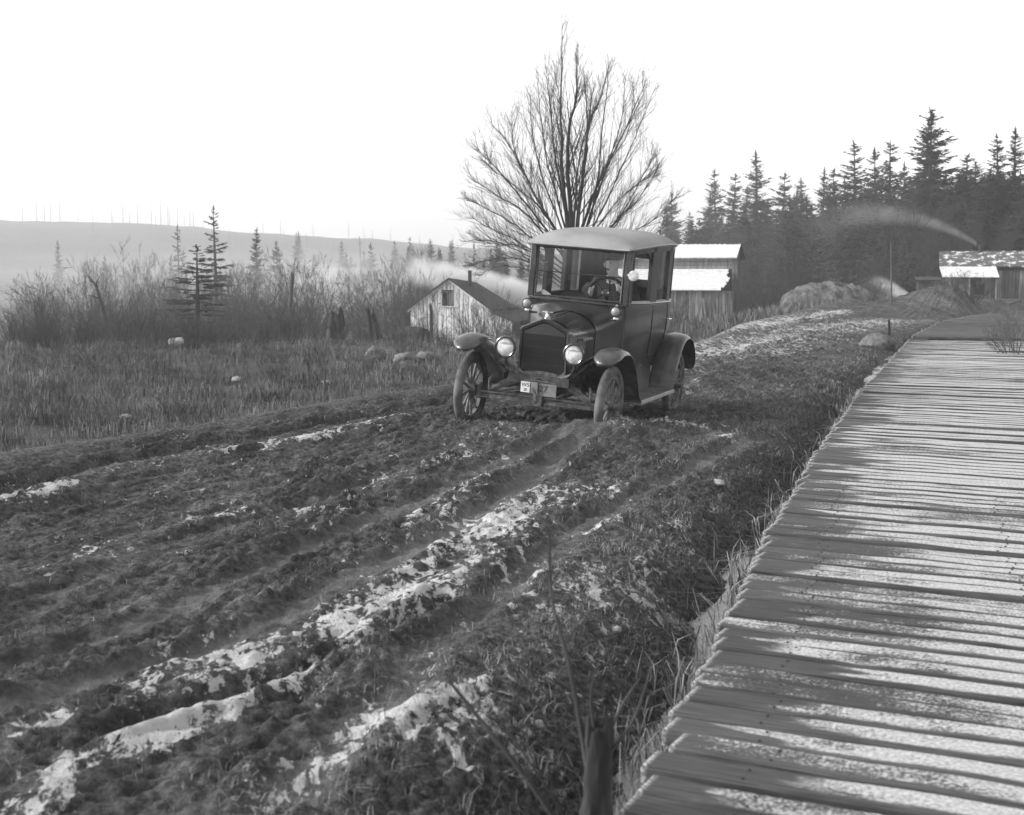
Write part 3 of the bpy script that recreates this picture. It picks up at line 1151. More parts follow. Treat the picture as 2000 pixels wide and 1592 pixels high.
for z in (0.70, 0.78, 0.86, 0.94):
    mb = MB()
    mb.box(-0.218, 0.218, 0.0225, 0.036, z - 0.002, z + 0.002)
    build('cross_fin', mb, M['body_paint'], core)
mb = MB()
mb.lathe([(0.0, 1.135), (0.034, 1.136), (0.034, 1.158), (0.022, 1.162), (0.020, 1.19), (0.030, 1.195), (0.030, 1.212), (0.0, 1.214)], (0, 0.065, 0), 'z', 14)
mb.box(-0.055, 0.055, 0.055, 0.075, 1.196, 1.212, 0.004)
cpart('radiator_cap', mb, M['chrome'])

# --- hood and cowl
hood_rings = []
for k in range(8):
    t = k / 7
    y = 0.118 + t * 0.60
    w, zs, zt = 0.245 + 0.05 * t, 0.985 + 0.02 * t, 1.138 + 0.055 * t
    hood_rings.append([(x, y, z) for x, z in hood_profile(w, 0.63, zs, zt, 1.75)])
mb = MB()
mb.loft(hood_rings)
hood = cpart('hood', mb, M['black_paint'], ang=60)
mb = MB()
mb.tube([(0, 0.12, 1.141), (0, 0.72, 1.196)], 0.005, 6)
cpart('hood_hinge', mb, M['body_paint'], hood)
for sx in (-1, 1):
    mb = MB()
    mb.tube([(sx * (0.247 + 0.002), 0.12, 0.985), (sx * 0.298, 0.715, 1.005)], 0.005, 6)
    cpart('hood_hinge', mb, M['body_paint'], hood)
    for k in range(6):
        mb = MB()
        yy = 0.42 + 0.042 * k
        xx = 0.245 + 0.05 * (yy - 0.118) / 0.6
        mb.box(sx * xx - 0.008, sx * xx + 0.008, yy, yy + 0.014, 0.935, 0.965, 0.004)
        cpart('louvre', mb, M['trim_light'], hood)
    mb = MB()
    mb.tube([(sx * 0.262, 0.28, 0.93), (sx * 0.275, 0.30, 0.955), (sx * 0.275, 0.38, 0.955), (sx * 0.266, 0.40, 0.93)], 0.007, 6)
    cpart('hood_handle', mb, M['black_paint'], hood)
cowl = []
for k in range(9):
    t = k / 8
    e = t ** 1.7
    y = 0.722 + 0.262 * t
    w, zs, zt, ex = 0.300 + 0.215 * e, 1.006 + 0.10 * e, 1.20 + 0.085 * t, 1.85 + 1.6 * e
    w0 = [(x, y, z) for x, z in hood_profile(w, 0.62, zs, zt, ex)]
    cowl.append(w0)
mb = MB()
mb.loft(cowl)
cpart('cowl', mb, M['body_paint'], ang=60)

# --- body below the belt line
OUT = [(0.515, 0.985), (0.545, 1.10), (0.575, 1.28), (0.598, 1.50), (0.612, 1.75), (0.618, 2.0), (0.614, 2.25), (0.60, 2.45), (0.57, 2.63), (0.52, 2.77), (0.44, 2.87), (0.31, 2.93), (0.15, 2.955), (0.0, 2.96)]
_ot = np.array(OUT)
_arc = np.concatenate([[0], np.cumsum(np.hypot(*np.diff(_ot, axis=0).T))])
ARC = _arc[-1]


def out_at(s, inset=0.0):
    s = min(max(s, 0), ARC)
    x, y = np.interp(s, _arc, _ot[:, 0]), np.interp(s, _arc, _ot[:, 1])
    x2, y2 = np.interp(min(s + 0.02, ARC), _arc, _ot[:, 0]), np.interp(min(s + 0.02, ARC), _arc, _ot[:, 1])
    x1, y1 = np.interp(max(s - 0.02, 0), _arc, _ot[:, 0]), np.interp(max(s - 0.02, 0), _arc, _ot[:, 1])
    t = np.array([x2 - x1, y2 - y1])
    t /= np.hypot(*t) + 1e-9
    return x - t[1] * inset, y + t[0] * inset


def s_of_y(y):
    k = int(np.argmax(_ot[:, 1] >= y))
    return float(np.interp(y, _ot[:12, 1], _arc[:12]))


levels = [(1.300, 1.0, 0.0), (1.285, 1.005, 0.0), (1.18, 1.012, 0.004), (1.02, 1.005, 0.0), (0.86, 0.975, -0.05), (0.74, 0.93, -0.12), (0.64, 0.89, -0.18), (0.60, 0.88, -0.20)]
rings = []
for z, sc, dy in levels:
    ring = [(x * sc, y + dy * max(0, (y - 1.7) / 1.26), z) for x, y in OUT]
    full = ring + [(-x, y, z) for x, y, z in ring[::-1][1:]]
    rings.append(full)
mb = MB()
mb.loft(rings)
n = len(rings[0])
mb.add(rings[-1], [tuple(range(n))])
body = cpart('body_shell', mb, M['body_paint'], ang=50)
mb = MB()   # shelf under the windshield
mb.box(-0.515, 0.515, 0.965, 1.0, 0.62, 1.30)
cpart('dashboard', mb, M['body_paint'], smooth=False)
mb = MB()
mb.box(-0.5, 0.5, 1.0, 2.85, 0.60, 0.66)
cpart('floor_boards', mb, M['interior'], smooth=False)
# belt moulding
belt = [out_at(s, -0.006) for s in np.linspace(0, ARC, 30)]
mb = MB()
mb.tube([(x, y, 1.305) for x, y in belt] + [(-x, y, 1.305) for x, y in belt[::-1][1:]], 0.011, 6)
cpart('belt_moulding', mb, M['black_paint'])


# --- pillars, window rails, roof
def eave(y):
    return float(np.interp(y, [0.84, 1.0, 1.25, 1.6, 2.1, 2.6, 2.96], [1.842, 1.850, 1.872, 1.898, 1.918, 1.912, 1.885]))


def wall(s0, s1, z0f, z1f, th, sx, m=6):
    outer, inner = [], []
    for s in np.linspace(s0, s1, m):
        x, y = out_at(s)
        xi, yi = out_at(s, th)
        outer.append((sx * x, y))
        inner.append((sx * xi, yi))
    mb = MB()
    rings = []
    for (a, b) in zip(outer, inner):
        z0, z1 = z0f(a[1]) if callable(z0f) else z0f, z1f(a[1]) if callable(z1f) else z1f
        rings.append([(a[0], a[1], z0), (a[0], a[1], z1), (b[0], b[1], z1), (b[0], b[1], z0)])
    mb.loft(rings, closed=True, cap=True)
    return mb


S = s_of_y
for sx in (1, -1):
    for (a, b) in ((0.985, 1.09), (1.58, 1.80), (2.24, 2.42)):
        cpart('window_pillar', wall(S(a), S(b), 1.30, lambda y: eave(y) - 0.004, 0.045, sx), M['black_paint'])
    cpart('quarter_panel', wall(S(2.66), ARC - 0.24, 1.30, lambda y: eave(y) - 0.004, 0.03, sx, 10), M['body_paint'])
    cpart('window_rail', wall(S(1.0), S(2.72), lambda y: eave(y) - 0.055, lambda y: eave(y) - 0.002, 0.035, sx, 16), M['black_paint'])
    for (a, b) in ((1.09, 1.58), (1.80, 2.24), (2.42, 2.66)):
        cpart('window_sill', wall(S(a), S(b), 1.302, 1.328, 0.05, sx), M['trim_light'] if sx > 0 else M['body_paint'])
    for j, (a, b) in enumerate(((1.09, 1.58), (1.80, 2.24), (2.42, 2.66))):
        if sx > 0 and j == 0:
            continue                      # the driver's window is let down
        g = wall(S(a), S(b), 1.33, lambda y: eave(y) - 0.055, 0.006, sx)
        g.v = [(p[0] - sx * 0.02, p[1], p[2]) for p in g.v]
        cpart('window_pane', g, M['glass'], smooth=False)
    # rounded upper corner of the driver's window
    mb = MB()
    x0, y0 = out_at(S(1.56), 0.012)
    zt = eave(1.5) - 0.05
    pts = [(sx * x0, y0 + 0.03, zt)] + [(sx * (x0 - 0.01 * k / 6), 1.30 + 0.27 * math.sin(k / 6 * PI / 2), zt - 0.20 * (1 - math.cos(k / 6 * PI / 2))) for k in range(7)]
    mb.add(pts + [(p[0] - sx * 0.012, p[1], p[2]) for p in pts], [tuple(range(8)), tuple(range(15, 7, -1))])
    cpart('window_corner', mb, M['black_paint'], smooth=False)
    # door with seam, hinges and handle
    dm = wall(S(1.70), S(2.33), 0.70, 1.285, 0.02, sx, 8)
    dm.v = [(p[0] * (1.0 + 0.010) * (1 if p[2] > 1 else 0.945), p[1] - (0 if p[2] > 1 else 0.05 * max(0, (p[1] - 1.7))), p[2]) for p in dm.v]
    seam = MB()
    for yy in (1.70, 2.33):
        pts = []
        for z in (1.28, 1.15, 1.02, 0.9, 0.8, 0.72):
            sc = np.interp(z, [0.60, 0.64, 0.74, 0.86, 1.02, 1.18, 1.30], [0.88, 0.89, 0.93, 0.975, 1.005, 1.012, 1.0])
            x, y = out_at(S(yy + (0.09 if yy < 2 else -0.09) * max(0, (0.95 - z) / 0.23) ** 1.6))
            pts.append((sx * (x * sc + 0.002), y, z))
        seam.tube(pts, 0.005, 5)
    seam.tube([(sx * (out_at(S(1.80))[0] * 0.925 + 0.002), 1.80, 0.715), (sx * (out_at(S(2.22))[0] * 0.92 + 0.002), 2.22, 0.715)], 0.005, 5)
    cpart('door_seam', seam, M['black_void'])
    mb = MB()
    x = out_at(S(2.24))[0]
    mb.tube([(sx * (x + 0.0), 2.26, 1.12), (sx * (x + 0.05), 2.26, 1.12)], 0.011, 6)
    mb.tube([(sx * (x + 0.05), 2.20, 1.122), (sx * (x + 0.052), 2.33, 1.118)], 0.011, 6)
    cpart('door_handle', mb, M['chrome'])
# rear of the cabin with its window
cpart('rear_panel', wall(ARC - 0.26, ARC, 1.30, 1.50, 0.03, 1), M['body_paint'])
cpart('rear_panel', wall(ARC - 0.26, ARC, 1.30, 1.50, 0.03, -1), M['body_paint'])
cpart('rear_panel', wall(ARC - 0.26, ARC, 1.74, 1.88, 0.03, 1), M['body_paint'])
cpart('rear_panel', wall(ARC - 0.26, ARC, 1.74, 1.88, 0.03, -1), M['body_paint'])
mb = MB()
mb.box(-0.25, 0.25, 2.93, 2.936, 1.49, 1.75)
cpart('rear_window', mb, M['glass'], smooth=False)

# roof
rv = []
nu, nv_ = 34, 25
for i in range(nu):
    t = i / (nu - 1)
    y = 0.845 + 2.155 * t
    w = float(np.interp(y, [0.845, 0.90, 1.1, 1.5, 2.0, 2.4, 2.65, 2.82, 2.93, 3.0], [0.535, 0.552, 0.582, 0.626, 0.646, 0.634, 0.585, 0.50, 0.37, 0.05]))
    row = []
    for j in range(nv_):
        q = -1 + 2 * j / (nv_ - 1)
        qq = math.sin(q * PI / 2)
        x = w * qq
        crown = (1 - abs(qq) ** 3.6)
        along = min(1.0, ((y - 0.845) / 0.26)) ** 0.45 * min(1.0, (3.0 - y) / 0.55) ** 0.5 if 0.845 < y < 3.0 else 0
        z = eave(y) + 0.035 * abs(math.cos(q * PI / 2)) * 0 + crown * 0.115 * along + 0.026
        if y < 0.9:
            z -= 0.012 * (0.9 - y) / 0.055
        row.append((x, y, z))
    rv.append(row)
mb = MB()
mb.loft(rv)
low = [[(x * 0.985, y, eave(y) - 0.004) for x, y, z in row] for row in rv]
mb.loft(low)
edge_u = [rv[i][0] for i in range(nu)][::-1] + rv[0] + [rv[i][-1] for i in range(nu)]
edge_l = [low[i][0] for i in range(nu)][::-1] + low[0] + [low[i][-1] for i in range(nu)]
mb.loft([edge_u, edge_l])
mb.loft([rv[-1], low[-1]])
roof = cpart('roof', mb, M['roof_cloth'], ang=38)
mb = MB()
mb.tube([(p[0] * 1.004, p[1], p[2] - 0.012) for p in edge_u], 0.008, 6)
cpart('drip_rail', mb, M['trim_light'], roof)
mb = MB()   # windshield visor board under the roof edge
mb.box(-0.50, 0.50, 0.93, 0.985, 1.815, 1.855, 0.008)
cpart('windshield_header', mb, M['black_paint'])

# --- windshield
mb = MB()
fr = 0.011
mb.tube([(-0.462, 0.965, 1.315), (0.462, 0.965, 1.315)], fr, 6)
mb.tube([(-0.462, 0.975, 1.815), (0.462, 0.975, 1.815)], fr, 6)
for sx in (-1, 1):
    mb.tube([(sx * 0.462, 0.965, 1.305), (sx * 0.462, 0.975, 1.82)], fr, 6)
wf = cpart('windshield_frame', mb, M['black_paint'])
mb = MB()
mb.tube([(-0.462, 0.966, 1.565), (0.462, 0.966, 1.565)], 0.007, 6)
cpart('windshield_divider', mb, M['black_paint'], wf)
mb = MB()
mb.box(-0.455, 0.455, 0.966, 0.970, 1.323, 1.560)
cpart('windshield_pane', mb, M['glass'], wf, smooth=False)
mb = MB()
mb.box(-0.455, 0.455, 0.974, 0.978, 1.570, 1.810)
cpart('windshield_pane', mb, M['glass'], wf, smooth=False)
for sx in (-1, 1):
    mb = MB()
    mb.box(min(sx * 0.472, sx * 0.545), max(sx * 0.472, sx * 0.545), 0.955, 1.02, 1.28, 1.848, 0.012)
    cpart('windshield_post', mb, M['black_paint'])
mb = MB()
mb.box(-0.53, 0.53, 0.935, 0.99, 1.268, 1.303, 0.01)
cpart('windshield_base', mb, M['black_paint'])

# --- lamps
for sx in (-1, 1):
    hl = bpy.data.objects.new('headlight', None)
    COL.objects.link(hl)
    hl.parent = CAR
    hl.location = (sx * 0.347, -0.10, 0.84)
    mb = MB()
    mb.lathe([(0.0, 0.15), (0.03, 0.148), (0.065, 0.12), (0.088, 0.07), (0.098, 0.02), (0.098, -0.005)], (0, 0, 0), 'y', 28)
    mb.f = mb.f[:-1]
    cpart('lamp_bowl', mb, M['black_paint'], hl)
    mb = MB()
    mb.ring_tube((0, -0.006, 0), 0.096, 0.012, 'y', 36, 8, 1.3)
    cpart('lamp_rim', mb, M['black_paint'], hl)
    mb = MB()
    prof = [(0.0, -0.028), (0.03, -0.027), (0.06, -0.022), (0.086, -0.008)]
    vs_, fs = [], []
    na = 28
    for r_, h_ in prof:
        for k in range(na):
            a = 2 * PI * k / na
            vs_.append((r_ * math.cos(a), h_, r_ * math.sin(a)))
    for i in range(3):
        for k in range(na):
            fs.append((i * na + k, i * na + (k + 1) % na, (i + 1) * na + (k + 1) % na, (i + 1) * na + k))
    mb.add(vs_, fs)
    cpart('lamp_lens', mb, M['lens'], hl)
    mb = MB()   # painted-out upper band of the lens
    arc = [(0.085 * math.cos(a), 0.085 * math.sin(a)) for a in np.linspace(math.radians(20), math.radians(160), 16)]
    seg = [(x, -0.0335 + 0.022 * ((x * x + z * z) / 0.0073), z) for x, z in arc]
    mid = [(x, -0.0335 + 0.022 * ((x * x + (0.029) ** 2) / 0.0073), 0.029) for x, z in arc]
    mb.loft([seg, mid])
    cpart('lens_band', mb, M['lens_grey'], hl)
    mb = MB()
    mb.tube([(0, 0.05, -0.09), (0, 0.05, -0.15), (-sx * 0.04, 0.08, -0.24)], [0.014, 0.013, 0.016], 8)
    cpart('lamp_bracket', mb, M['black_paint'], hl)
    # cowl lamp
    cl = bpy.data.objects.new('cowl_lamp', None)
    COL.objects.link(cl)
    cl.parent = CAR
    cl.location = (sx * 0.472, 0.79, 1.228)
    mb = MB()
    mb.lathe([(0.0, 0.06), (0.035, 0.058), (0.05, 0.03), (0.052, -0.02)], (0, 0, 0), 'y', 20)
    mb.f = mb.f[:-1]
    cpart('lamp_body', mb, M['black_paint'], cl)
    mb = MB()
    mb.ring_tube((0, -0.02, 0), 0.049, 0.007, 'y', 24, 6)
    cpart('lamp_rim', mb, M['black_paint'], cl)
    mb = MB()
    mb.lathe([(0.047, -0.018), (0.043, -0.030), (0.03, -0.042), (0.012, -0.048), (0.0, -0.049)], (0, 0, 0), 'y', 20)
    cpart('lamp_lens', mb, M['lens_grey'], cl)
    mb = MB()
    mb.lathe([(0.0, 0.05), (0.012, 0.05), (0.014, 0.066), (0.006, 0.075), (0.0, 0.076)], (0, 0.01, 0), 'z', 10)
    cpart('lamp_finial', mb, M['chrome'], cl)
    mb = MB()
    mb.lathe([(0.0, -0.075), (0.030, -0.073), (0.028, -0.058), (0.014, -0.050), (0.0, -0.05)], (0, 0.01, 0), 'z', 12)
    cpart('lamp_base', mb, M['chrome'], cl)
    mb = MB()
    mb.tube([(0, 0.02, -0.05), (-sx * 0.02, 0.05, -0.09), (-sx * 0.08, 0.08, -0.09)], 0.012, 6)
    cpart('lamp_bracket', mb, M['black_paint'], cl)
# spotlight on the windshield post
sl = bpy.data.objects.new('spotlight', None)
COL.objects.link(sl)
sl.parent = CAR
sl.location = (0.60, 0.86, 1.598)
sl.rotation_euler = (0, 0, math.radians(10))
mb = MB()
mb.lathe([(0.0, 0.08), (0.03, 0.075), (0.048, 0.04), (0.054, 0.0)], (0, 0, 0), 'y', 20)
mb.f = mb.f[:-1]
cpart('lamp_body', mb, M['black_paint'], sl)
mb = MB()
mb.lathe([(0.054, 0.0), (0.05, -0.008), (0.03, -0.014), (0.0, -0.016)], (0, 0, 0), 'y', 20)
cpart('lamp_lens', mb, M['lens'], sl)
mb = MB()
mb.tube([(0, 0.03, 0), (-0.07, 0.07, 0.0)], 0.01, 6)
cpart('lamp_bracket', mb, M['chrome'], sl)


# --- fenders and running boards
def fender(name, path, x0s, x1s, sx, crown, th=0.008, m=11, bead=True):
    top, bot = [], []
    P = [Vector((0, a, b)) for a, b in path]
    for i, p in enumerate(P):
        t = (P[min(i + 1, len(P) - 1)] - P[max(i - 1, 0)]).normalized()
        nrm = Vector((0, -t.z, t.y))
        if nrm.z < 0 and abs(t.y) > 0.2:
            nrm = -nrm
        row, row2 = [], []
        for j in range(m):
            q = j / (m - 1)
            x = x0s[i] + (x1s[i] - x0s[i]) * q
            c = crown[i] * (1 - abs(2 * q - 1) ** 2.5)
            if bead and (j == 1 or j == m - 2):
                c += 0.006
            v = p + nrm * c
            row.append((sx * x, v.y, v.z))
            w = v - nrm * th
            row2.append((sx * x, w.y, w.z))
        top.append(row)
        bot.append(row2)
    mb = MB()
    mb.loft(top)
    mb.loft(bot)
    mb.loft([[r[0] for r in top], [r[0] for r in bot]])
    mb.loft([[r[-1] for r in top], [r[-1] for r in bot]])
    mb.loft([top[0], bot[0]])
    mb.loft([top[-1], bot[-1]])
    return cpart(name, mb, M['dusty_paint'], ang=50)


def resample(pts, n):
    a = np.array(pts, float)
    t = np.linspace(0, len(a) - 1, n)
    # Catmull-Rom through the points
    out = []
    for v in t:
        i = min(int(v), len(a) - 2)
        u = v - i
        p0, p1, p2, p3 = a[max(i - 1, 0)], a[i], a[i + 1], a[min(i + 2, len(a) - 1)]
        out.append(0.5 * ((2 * p1) + (-p0 + p2) * u + (2 * p0 - 5 * p1 + 4 * p2 - p3) * u * u + (-p0 + 3 * p1 - 3 * p2 + p3) * u ** 3))
    return [tuple(p) for p in out]


for sx in (-1, 1):
    fp = resample([(-0.315, 0.775), (-0.24, 0.835), (-0.12, 0.875), (0.03, 0.882), (0.20, 0.845), (0.36, 0.73), (0.48, 0.58), (0.58, 0.44), (0.70, 0.375)], 36)
    x0, x1, cr = [], [], []
    for i, (a, b) in enumerate(fp):
        t = i / 35
        tip = min(1, t / 0.16) ** 0.5
        x0.append(0.70 - 0.125 * tip)
        x1.append(0.72 + 0.125 * tip)
        cr.append(0.055 * max(0, math.sin(PI * min(1, t * 1.15 + 0.12))) ** 0.8)
    fender('front_fender', fp, x0, x1, sx, cr)
    # inner apron between fender and frame
    mb = MB()
    r1 = [(sx * 0.578, a, b - 0.004) for a, b in fp[6:]]
    r2 = [(sx * 0.46, a, 0.60 + (b - 0.60) * 0.66 if b > 0.6 else b) for a, b in fp[6:]]
    r3 = [(sx * 0.31, a + 0.02, 0.60 if b > 0.6 else max(b - 0.01, 0.40)) for a, b in fp[6:]]
    mb.loft([r1, r2, r3])
    cpart('splash_apron', mb, M['black_paint'], ang=60)
    mb = MB()   # running board with ribs
    mb.box(min(sx * 0.575, sx * 0.845), max(sx * 0.575, sx * 0.845), 0.68, 2.02, 0.352, 0.376, 0.006)
    rb = cpart('running_board', mb, M['dusty_paint'])
    mb = MB()
    mb.box(min(sx * 0.838, sx * 0.852), max(sx * 0.838, sx * 0.852), 0.68, 2.02, 0.345, 0.383, 0.004)
    cpart('edge_trim', mb, M['trim_light'] if sx > 0 else M['dusty_paint'], rb)
    rib = MB()
    rib.box(-0.004, 0.004, 0.72, 1.95, 0.376, 0.381)
    rme = rib.mesh('tread_rib', M['mud_metal'])
    for k in range(10):
        link('tread_rib', rme, rb, (sx * (0.60 + 0.023 * k), 0, 0))
    mb = MB()   # apron between body and board
    mb.add([(sx * 0.545, 0.62, 0.62), (sx * 0.55, 2.05, 0.62), (sx * 0.578, 2.05, 0.37), (sx * 0.578, 0.66, 0.37)], [(0, 1, 2, 3)])
    mb.tube([(sx * 0.55, 0.62, 0.615), (sx * 0.55, 2.05, 0.615)], 0.008, 6)
    cpart('running_board_apron', mb, M['dusty_paint'])
    rp = resample([(1.98, 0.375), (2.03, 0.47), (2.10, 0.60), (2.20, 0.75), (2.34, 0.865), (2.52, 0.91), (2.70, 0.885), (2.86, 0.79), (2.96, 0.65), (2.99, 0.53)], 34)
    x0, x1, cr = [], [], []
    for i in range(34):
        t = i / 33
        tip = min(1, (1 - t) / 0.10) ** 0.5
        x0.append(0.56 + 0.05 * (1 - tip))
        x1.append(0.80 + 0.045 * tip)
        cr.append(0.05 * math.sin(PI * min(1, t * 0.9 + 0.1)) ** 0.7)
    fender('rear_fender', rp, x0, x1, sx, cr)
    mb = MB()   # inner wall of the rear wheel arch
    rr1 = [(sx * 0.565, a, b) for a, b in rp]
    rr2 = [(sx * 0.565, 2.5 + (a - 2.5) * 0.2, 0.5) for a, b in rp]
    mb.loft([rr1, rr2])
    cpart('wheel_arch', mb, M['black_void'])

# --- number plates
pl = MB()
pl.box(-0.125, 0.055, -0.205, -0.198, 0.435, 0.545, 0.002)
plate = cpart('number_plate', pl, M['plate_grey'], smooth=False, label='dull plate carrying a small white card')
cd = MB()
cd.box(-0.118, -0.028, -0.211, -0.2065, 0.44, 0.54, 0.002)
card = cpart('plate_card', cd, M['plate_white'], plate, smooth=False)
pr_ = MB()
pr_.box(0.06, 0.235, -0.195, -0.188, 0.418, 0.538, 0.002)
plate2 = cpart('number_plate', pr_, M['plate_grey'], smooth=False, label='worn grey plate reading 27')
pb = MB()
pb.tube([(-0.1, -0.19, 0.548), (0.0, -0.17, 0.56), (0.22, -0.18, 0.545)], 0.008, 6)
pb.tube([(0.0, -0.17, 0.56), (0.0, -0.02, 0.57)], 0.01, 6)
pb.tube([(0.052, -0.21, 0.55), (0.054, -0.214, 0.42)], 0.006, 6)
cpart('plate_bracket', pb, M['mud_metal'])


def letters(txt, size, x, y, z, mat, parent):
    cu = bpy.data.curves.new('lettering', 'FONT')
    cu.body = txt
    cu.size = size
    cu.extrude = 0.0008
    cu.align_x = 'CENTER'
    tmp = bpy.data.objects.new('lettering', cu)
    COL.objects.link(tmp)
    dg = bpy.context.evaluated_depsgraph_get()
    me = bpy.data.meshes.new_from_object(tmp.evaluated_get(dg))
    bpy.data.objects.remove(tmp)
    me.materials.clear()
    me.materials.append(mat)
    o = link('lettering', me, parent, (x, y, z), (PI / 2, 0, 0))
    return o


letters('W5', 0.052, -0.073, -0.2125, 0.495, M['plate_dark'], card)
letters('20', 0.036, -0.073, -0.2125, 0.455, M['plate_dark'], card)
letters('27', 0.085, 0.105, -0.1965, 0.46, M['plate_dark'], plate2)

# --- inside
mb = MB()
mb.box(-0.46, 0.46, 1.72, 1.86, 0.66, 1.34, 0.05)
mb.box(-0.46, 0.46, 1.38, 1.80, 0.66, 0.98, 0.05)
cpart('front_seat', mb, M['interior'])
mb = MB()
mb.box(-0.50, 0.50, 2.62, 2.80, 0.66, 1.42, 0.06)
mb.box(-0.50, 0.50, 2.25, 2.68, 0.66, 1.0, 0.05)
cpart('rear_seat', mb, M['interior'])
sw = bpy.data.objects.new('steering_wheel', None)
COL.objects.link(sw)
sw.parent = CAR
sw.location = (0.205, 1.26, 1.395)
sw.rotation_euler = (math.radians(48), 0, 0)
mb = MB()
mb.ring_tube((0, 0, 0), 0.19, 0.013, 'z', 36, 8)
cpart('wheel_rim', mb, M['black_paint'], sw)
for k in range(4):
    a = PI / 4 + k * PI / 2
    mb = MB()
    mb.tube([(0.03 * math.cos(a), 0.03 * math.sin(a), -0.02), (0.185 * math.cos(a), 0.185 * math.sin(a), 0)], 0.009, 6)
    cpart('wheel_spoke', mb, M['black_paint'], sw)
mb = MB()
mb.lathe([(0.0, 0.016), (0.03, 0.014), (0.04, 0.0), (0.036, -0.03), (0.0, -0.035)], (0, 0, 0), 'z', 14)
cpart('wheel_hub', mb, M['chrome'], sw)
mb = MB()
mb.tube([(0, 0, -0.02), (0, 0, -0.65)], 0.02, 8)
cpart('steering_column', mb, M['black_paint'], sw)
mb = MB()   # folded paper lying inside the windshield
mb.box(-0.05, 0.05, -0.012, 0.012, -0.025, 0.025, 0.006)
paper = cpart('folded_paper', mb, M['plate_white'])
paper.parent = None
tag(paper, 'small white folded paper behind the lower corner of the car windshield', 'paper')
CM = Matrix.Translation(Vector(CAR_POS)) @ CAR.rotation_euler.to_matrix().to_4x4()
paper.matrix_world = CM @ Matrix.Translation((-0.36, 1.02, 1.33)) @ Matrix.Rotation(math.radians(28), 4, 'Y')


# ================================================================== DRIVER
def skin_mesh(name, verts, edges, radii, root, mat, sub=2):
    me = bpy.data.meshes.new(name)
    me.from_pydata(verts, edges, [])
    o = bpy.data.objects.new(name, me)
    COL.objects.link(o)
    md = o.modifiers.new('skin', 'SKIN')
    for i, sv in enumerate(me.skin_vertices[0].data):
        r = radii[i]
        sv.radius = r if isinstance(r, tuple) else (r, r)
        sv.use_root = (i == root)
    md.use_smooth_shade = True
    ss = o.modifiers.new('sub', 'SUBSURF')
    ss.levels = ss.render_levels = sub
    dg = bpy.context.evaluated_depsgraph_get()
    out = bpy.data.meshes.new_from_object(o.evaluated_get(dg))
    bpy.data.objects.remove(o)
    out.materials.clear()
    out.materials.append(mat)
    out.polygons.foreach_set('use_smooth', [True] * len(out.polygons))
    return out


# car-local skeleton, seated behind the wheel; head turned slightly to the car's right
hx, hy, hz = 0.185, 1.50, 1.672
Vd = [(0.2, 1.62, 0.98), (0.2, 1.62, 1.20), (0.2, 1.60, 1.42), (0.195, 1.56, 1.52), (hx, hy + 0.02, hz - 0.075), (hx, hy, hz), (hx, hy + 0.012, hz + 0.075),
      (0.195, 1.545, 1.575),
      (0.38, 1.60, 1.46), (0.47, 1.50, 1.30), (0.36, 1.30, 1.42), (0.33, 1.27, 1.46),
      (0.02, 1.60, 1.46), (-0.05, 1.46, 1.25), (0.04, 1.26, 1.36), (0.06, 1.23, 1.40),
      (0.12, 1.40, 0.98), (0.30, 1.40, 0.98), (0.12, 1.15, 0.99), (0.30, 1.15, 0.99), (0.12, 1.08, 0.70), (0.30, 1.08, 0.70)]
Ed = [(0, 1), (1, 2), (2, 3), (3, 7), (7, 4), (4, 5), (5, 6), (2, 8), (8, 9), (9, 10), (10, 11), (2, 12), (12, 13), (13, 14), (14, 15), (0, 16), (0, 17), (16, 18), (17, 19), (18, 20), (19, 21)]
Rd = [0.14, 0.14, 0.12, 0.058, (0.060, 0.072), (0.078, 0.096), (0.072, 0.090), 0.052, 0.06, 0.045, 0.03, 0.024, 0.06, 0.045, 0.03, 0.024, 0.08, 0.08, 0.06, 0.06, 0.045, 0.045]
fingers = []
for (wi, side) in ((11, 1), (15, -1)):
    bx_, by_, bz_ = Vd[wi]
    for k in range(5):
        i0 = len(Vd)
        off = (k - 2) * 0.017
        if k == 4:
            Vd += [(bx_ - side * 0.02, by_ - 0.012, bz_ + 0.03), (bx_ - side * 0.035, by_ - 0.03, bz_ + 0.045)]
        else:
            Vd += [(bx_ + side * 0.012, by_ - 0.03, bz_ + off + 0.01), (bx_ + side * 0.004, by_ - 0.05, bz_ + off - 0.006 - 0.003 * k)]
        Ed += [(wi, i0), (i0, i0 + 1)]
        Rd += [0.0095, 0.008]
body_me = skin_mesh('person', Vd, Ed, Rd, 0, M['skin'], 3)
nose, brow = Vector((hx - 0.022, hy - 0.085, hz - 0.012)), Vector((hx - 0.02, hy - 0.08, hz + 0.035))
for v in body_me.vertices:                      # nose, brow and chin pulled out of the head
    d1, d2 = (v.co - nose).length, (v.co - brow).length
    d3 = (v.co - Vector((hx - 0.015, hy - 0.055, hz - 0.105))).length
    v.co.y -= 0.026 * math.exp(-(d1 / 0.020) ** 2) + 0.008 * math.exp(-(d2 / 0.035) ** 2) + 0.014 * math.exp(-(d3 / 0.035) ** 2)
person = link('person', body_me)
person.matrix_world = CM
tag(person, 'driver in a flat cap and dark coat gripping the steering wheel of the sedan', 'person')
coat_v = [v for v in Vd[:24]]
idx = [0, 1, 2, 3, 8, 9, 10, 12, 13, 14, 16, 17, 18, 19]
remap = {a: i for i, a in enumerate(idx)}
cv = [Vd[a] for a in idx]
cv[remap[3]] = (0.195, 1.565, 1.505)
ce = [(remap[a], remap[b]) for a, b in Ed if a in remap and b in remap]
cr_ = [0.17, 0.175, 0.15, 0.066, 0.085, 0.066, 0.048, 0.085, 0.066, 0.048, 0.1, 0.1, 0.08, 0.08]
coat = link('coat', skin_mesh('coat', cv, ce, cr_, 0, M['coat']), person)
mb = MB()   # flat cap with peak
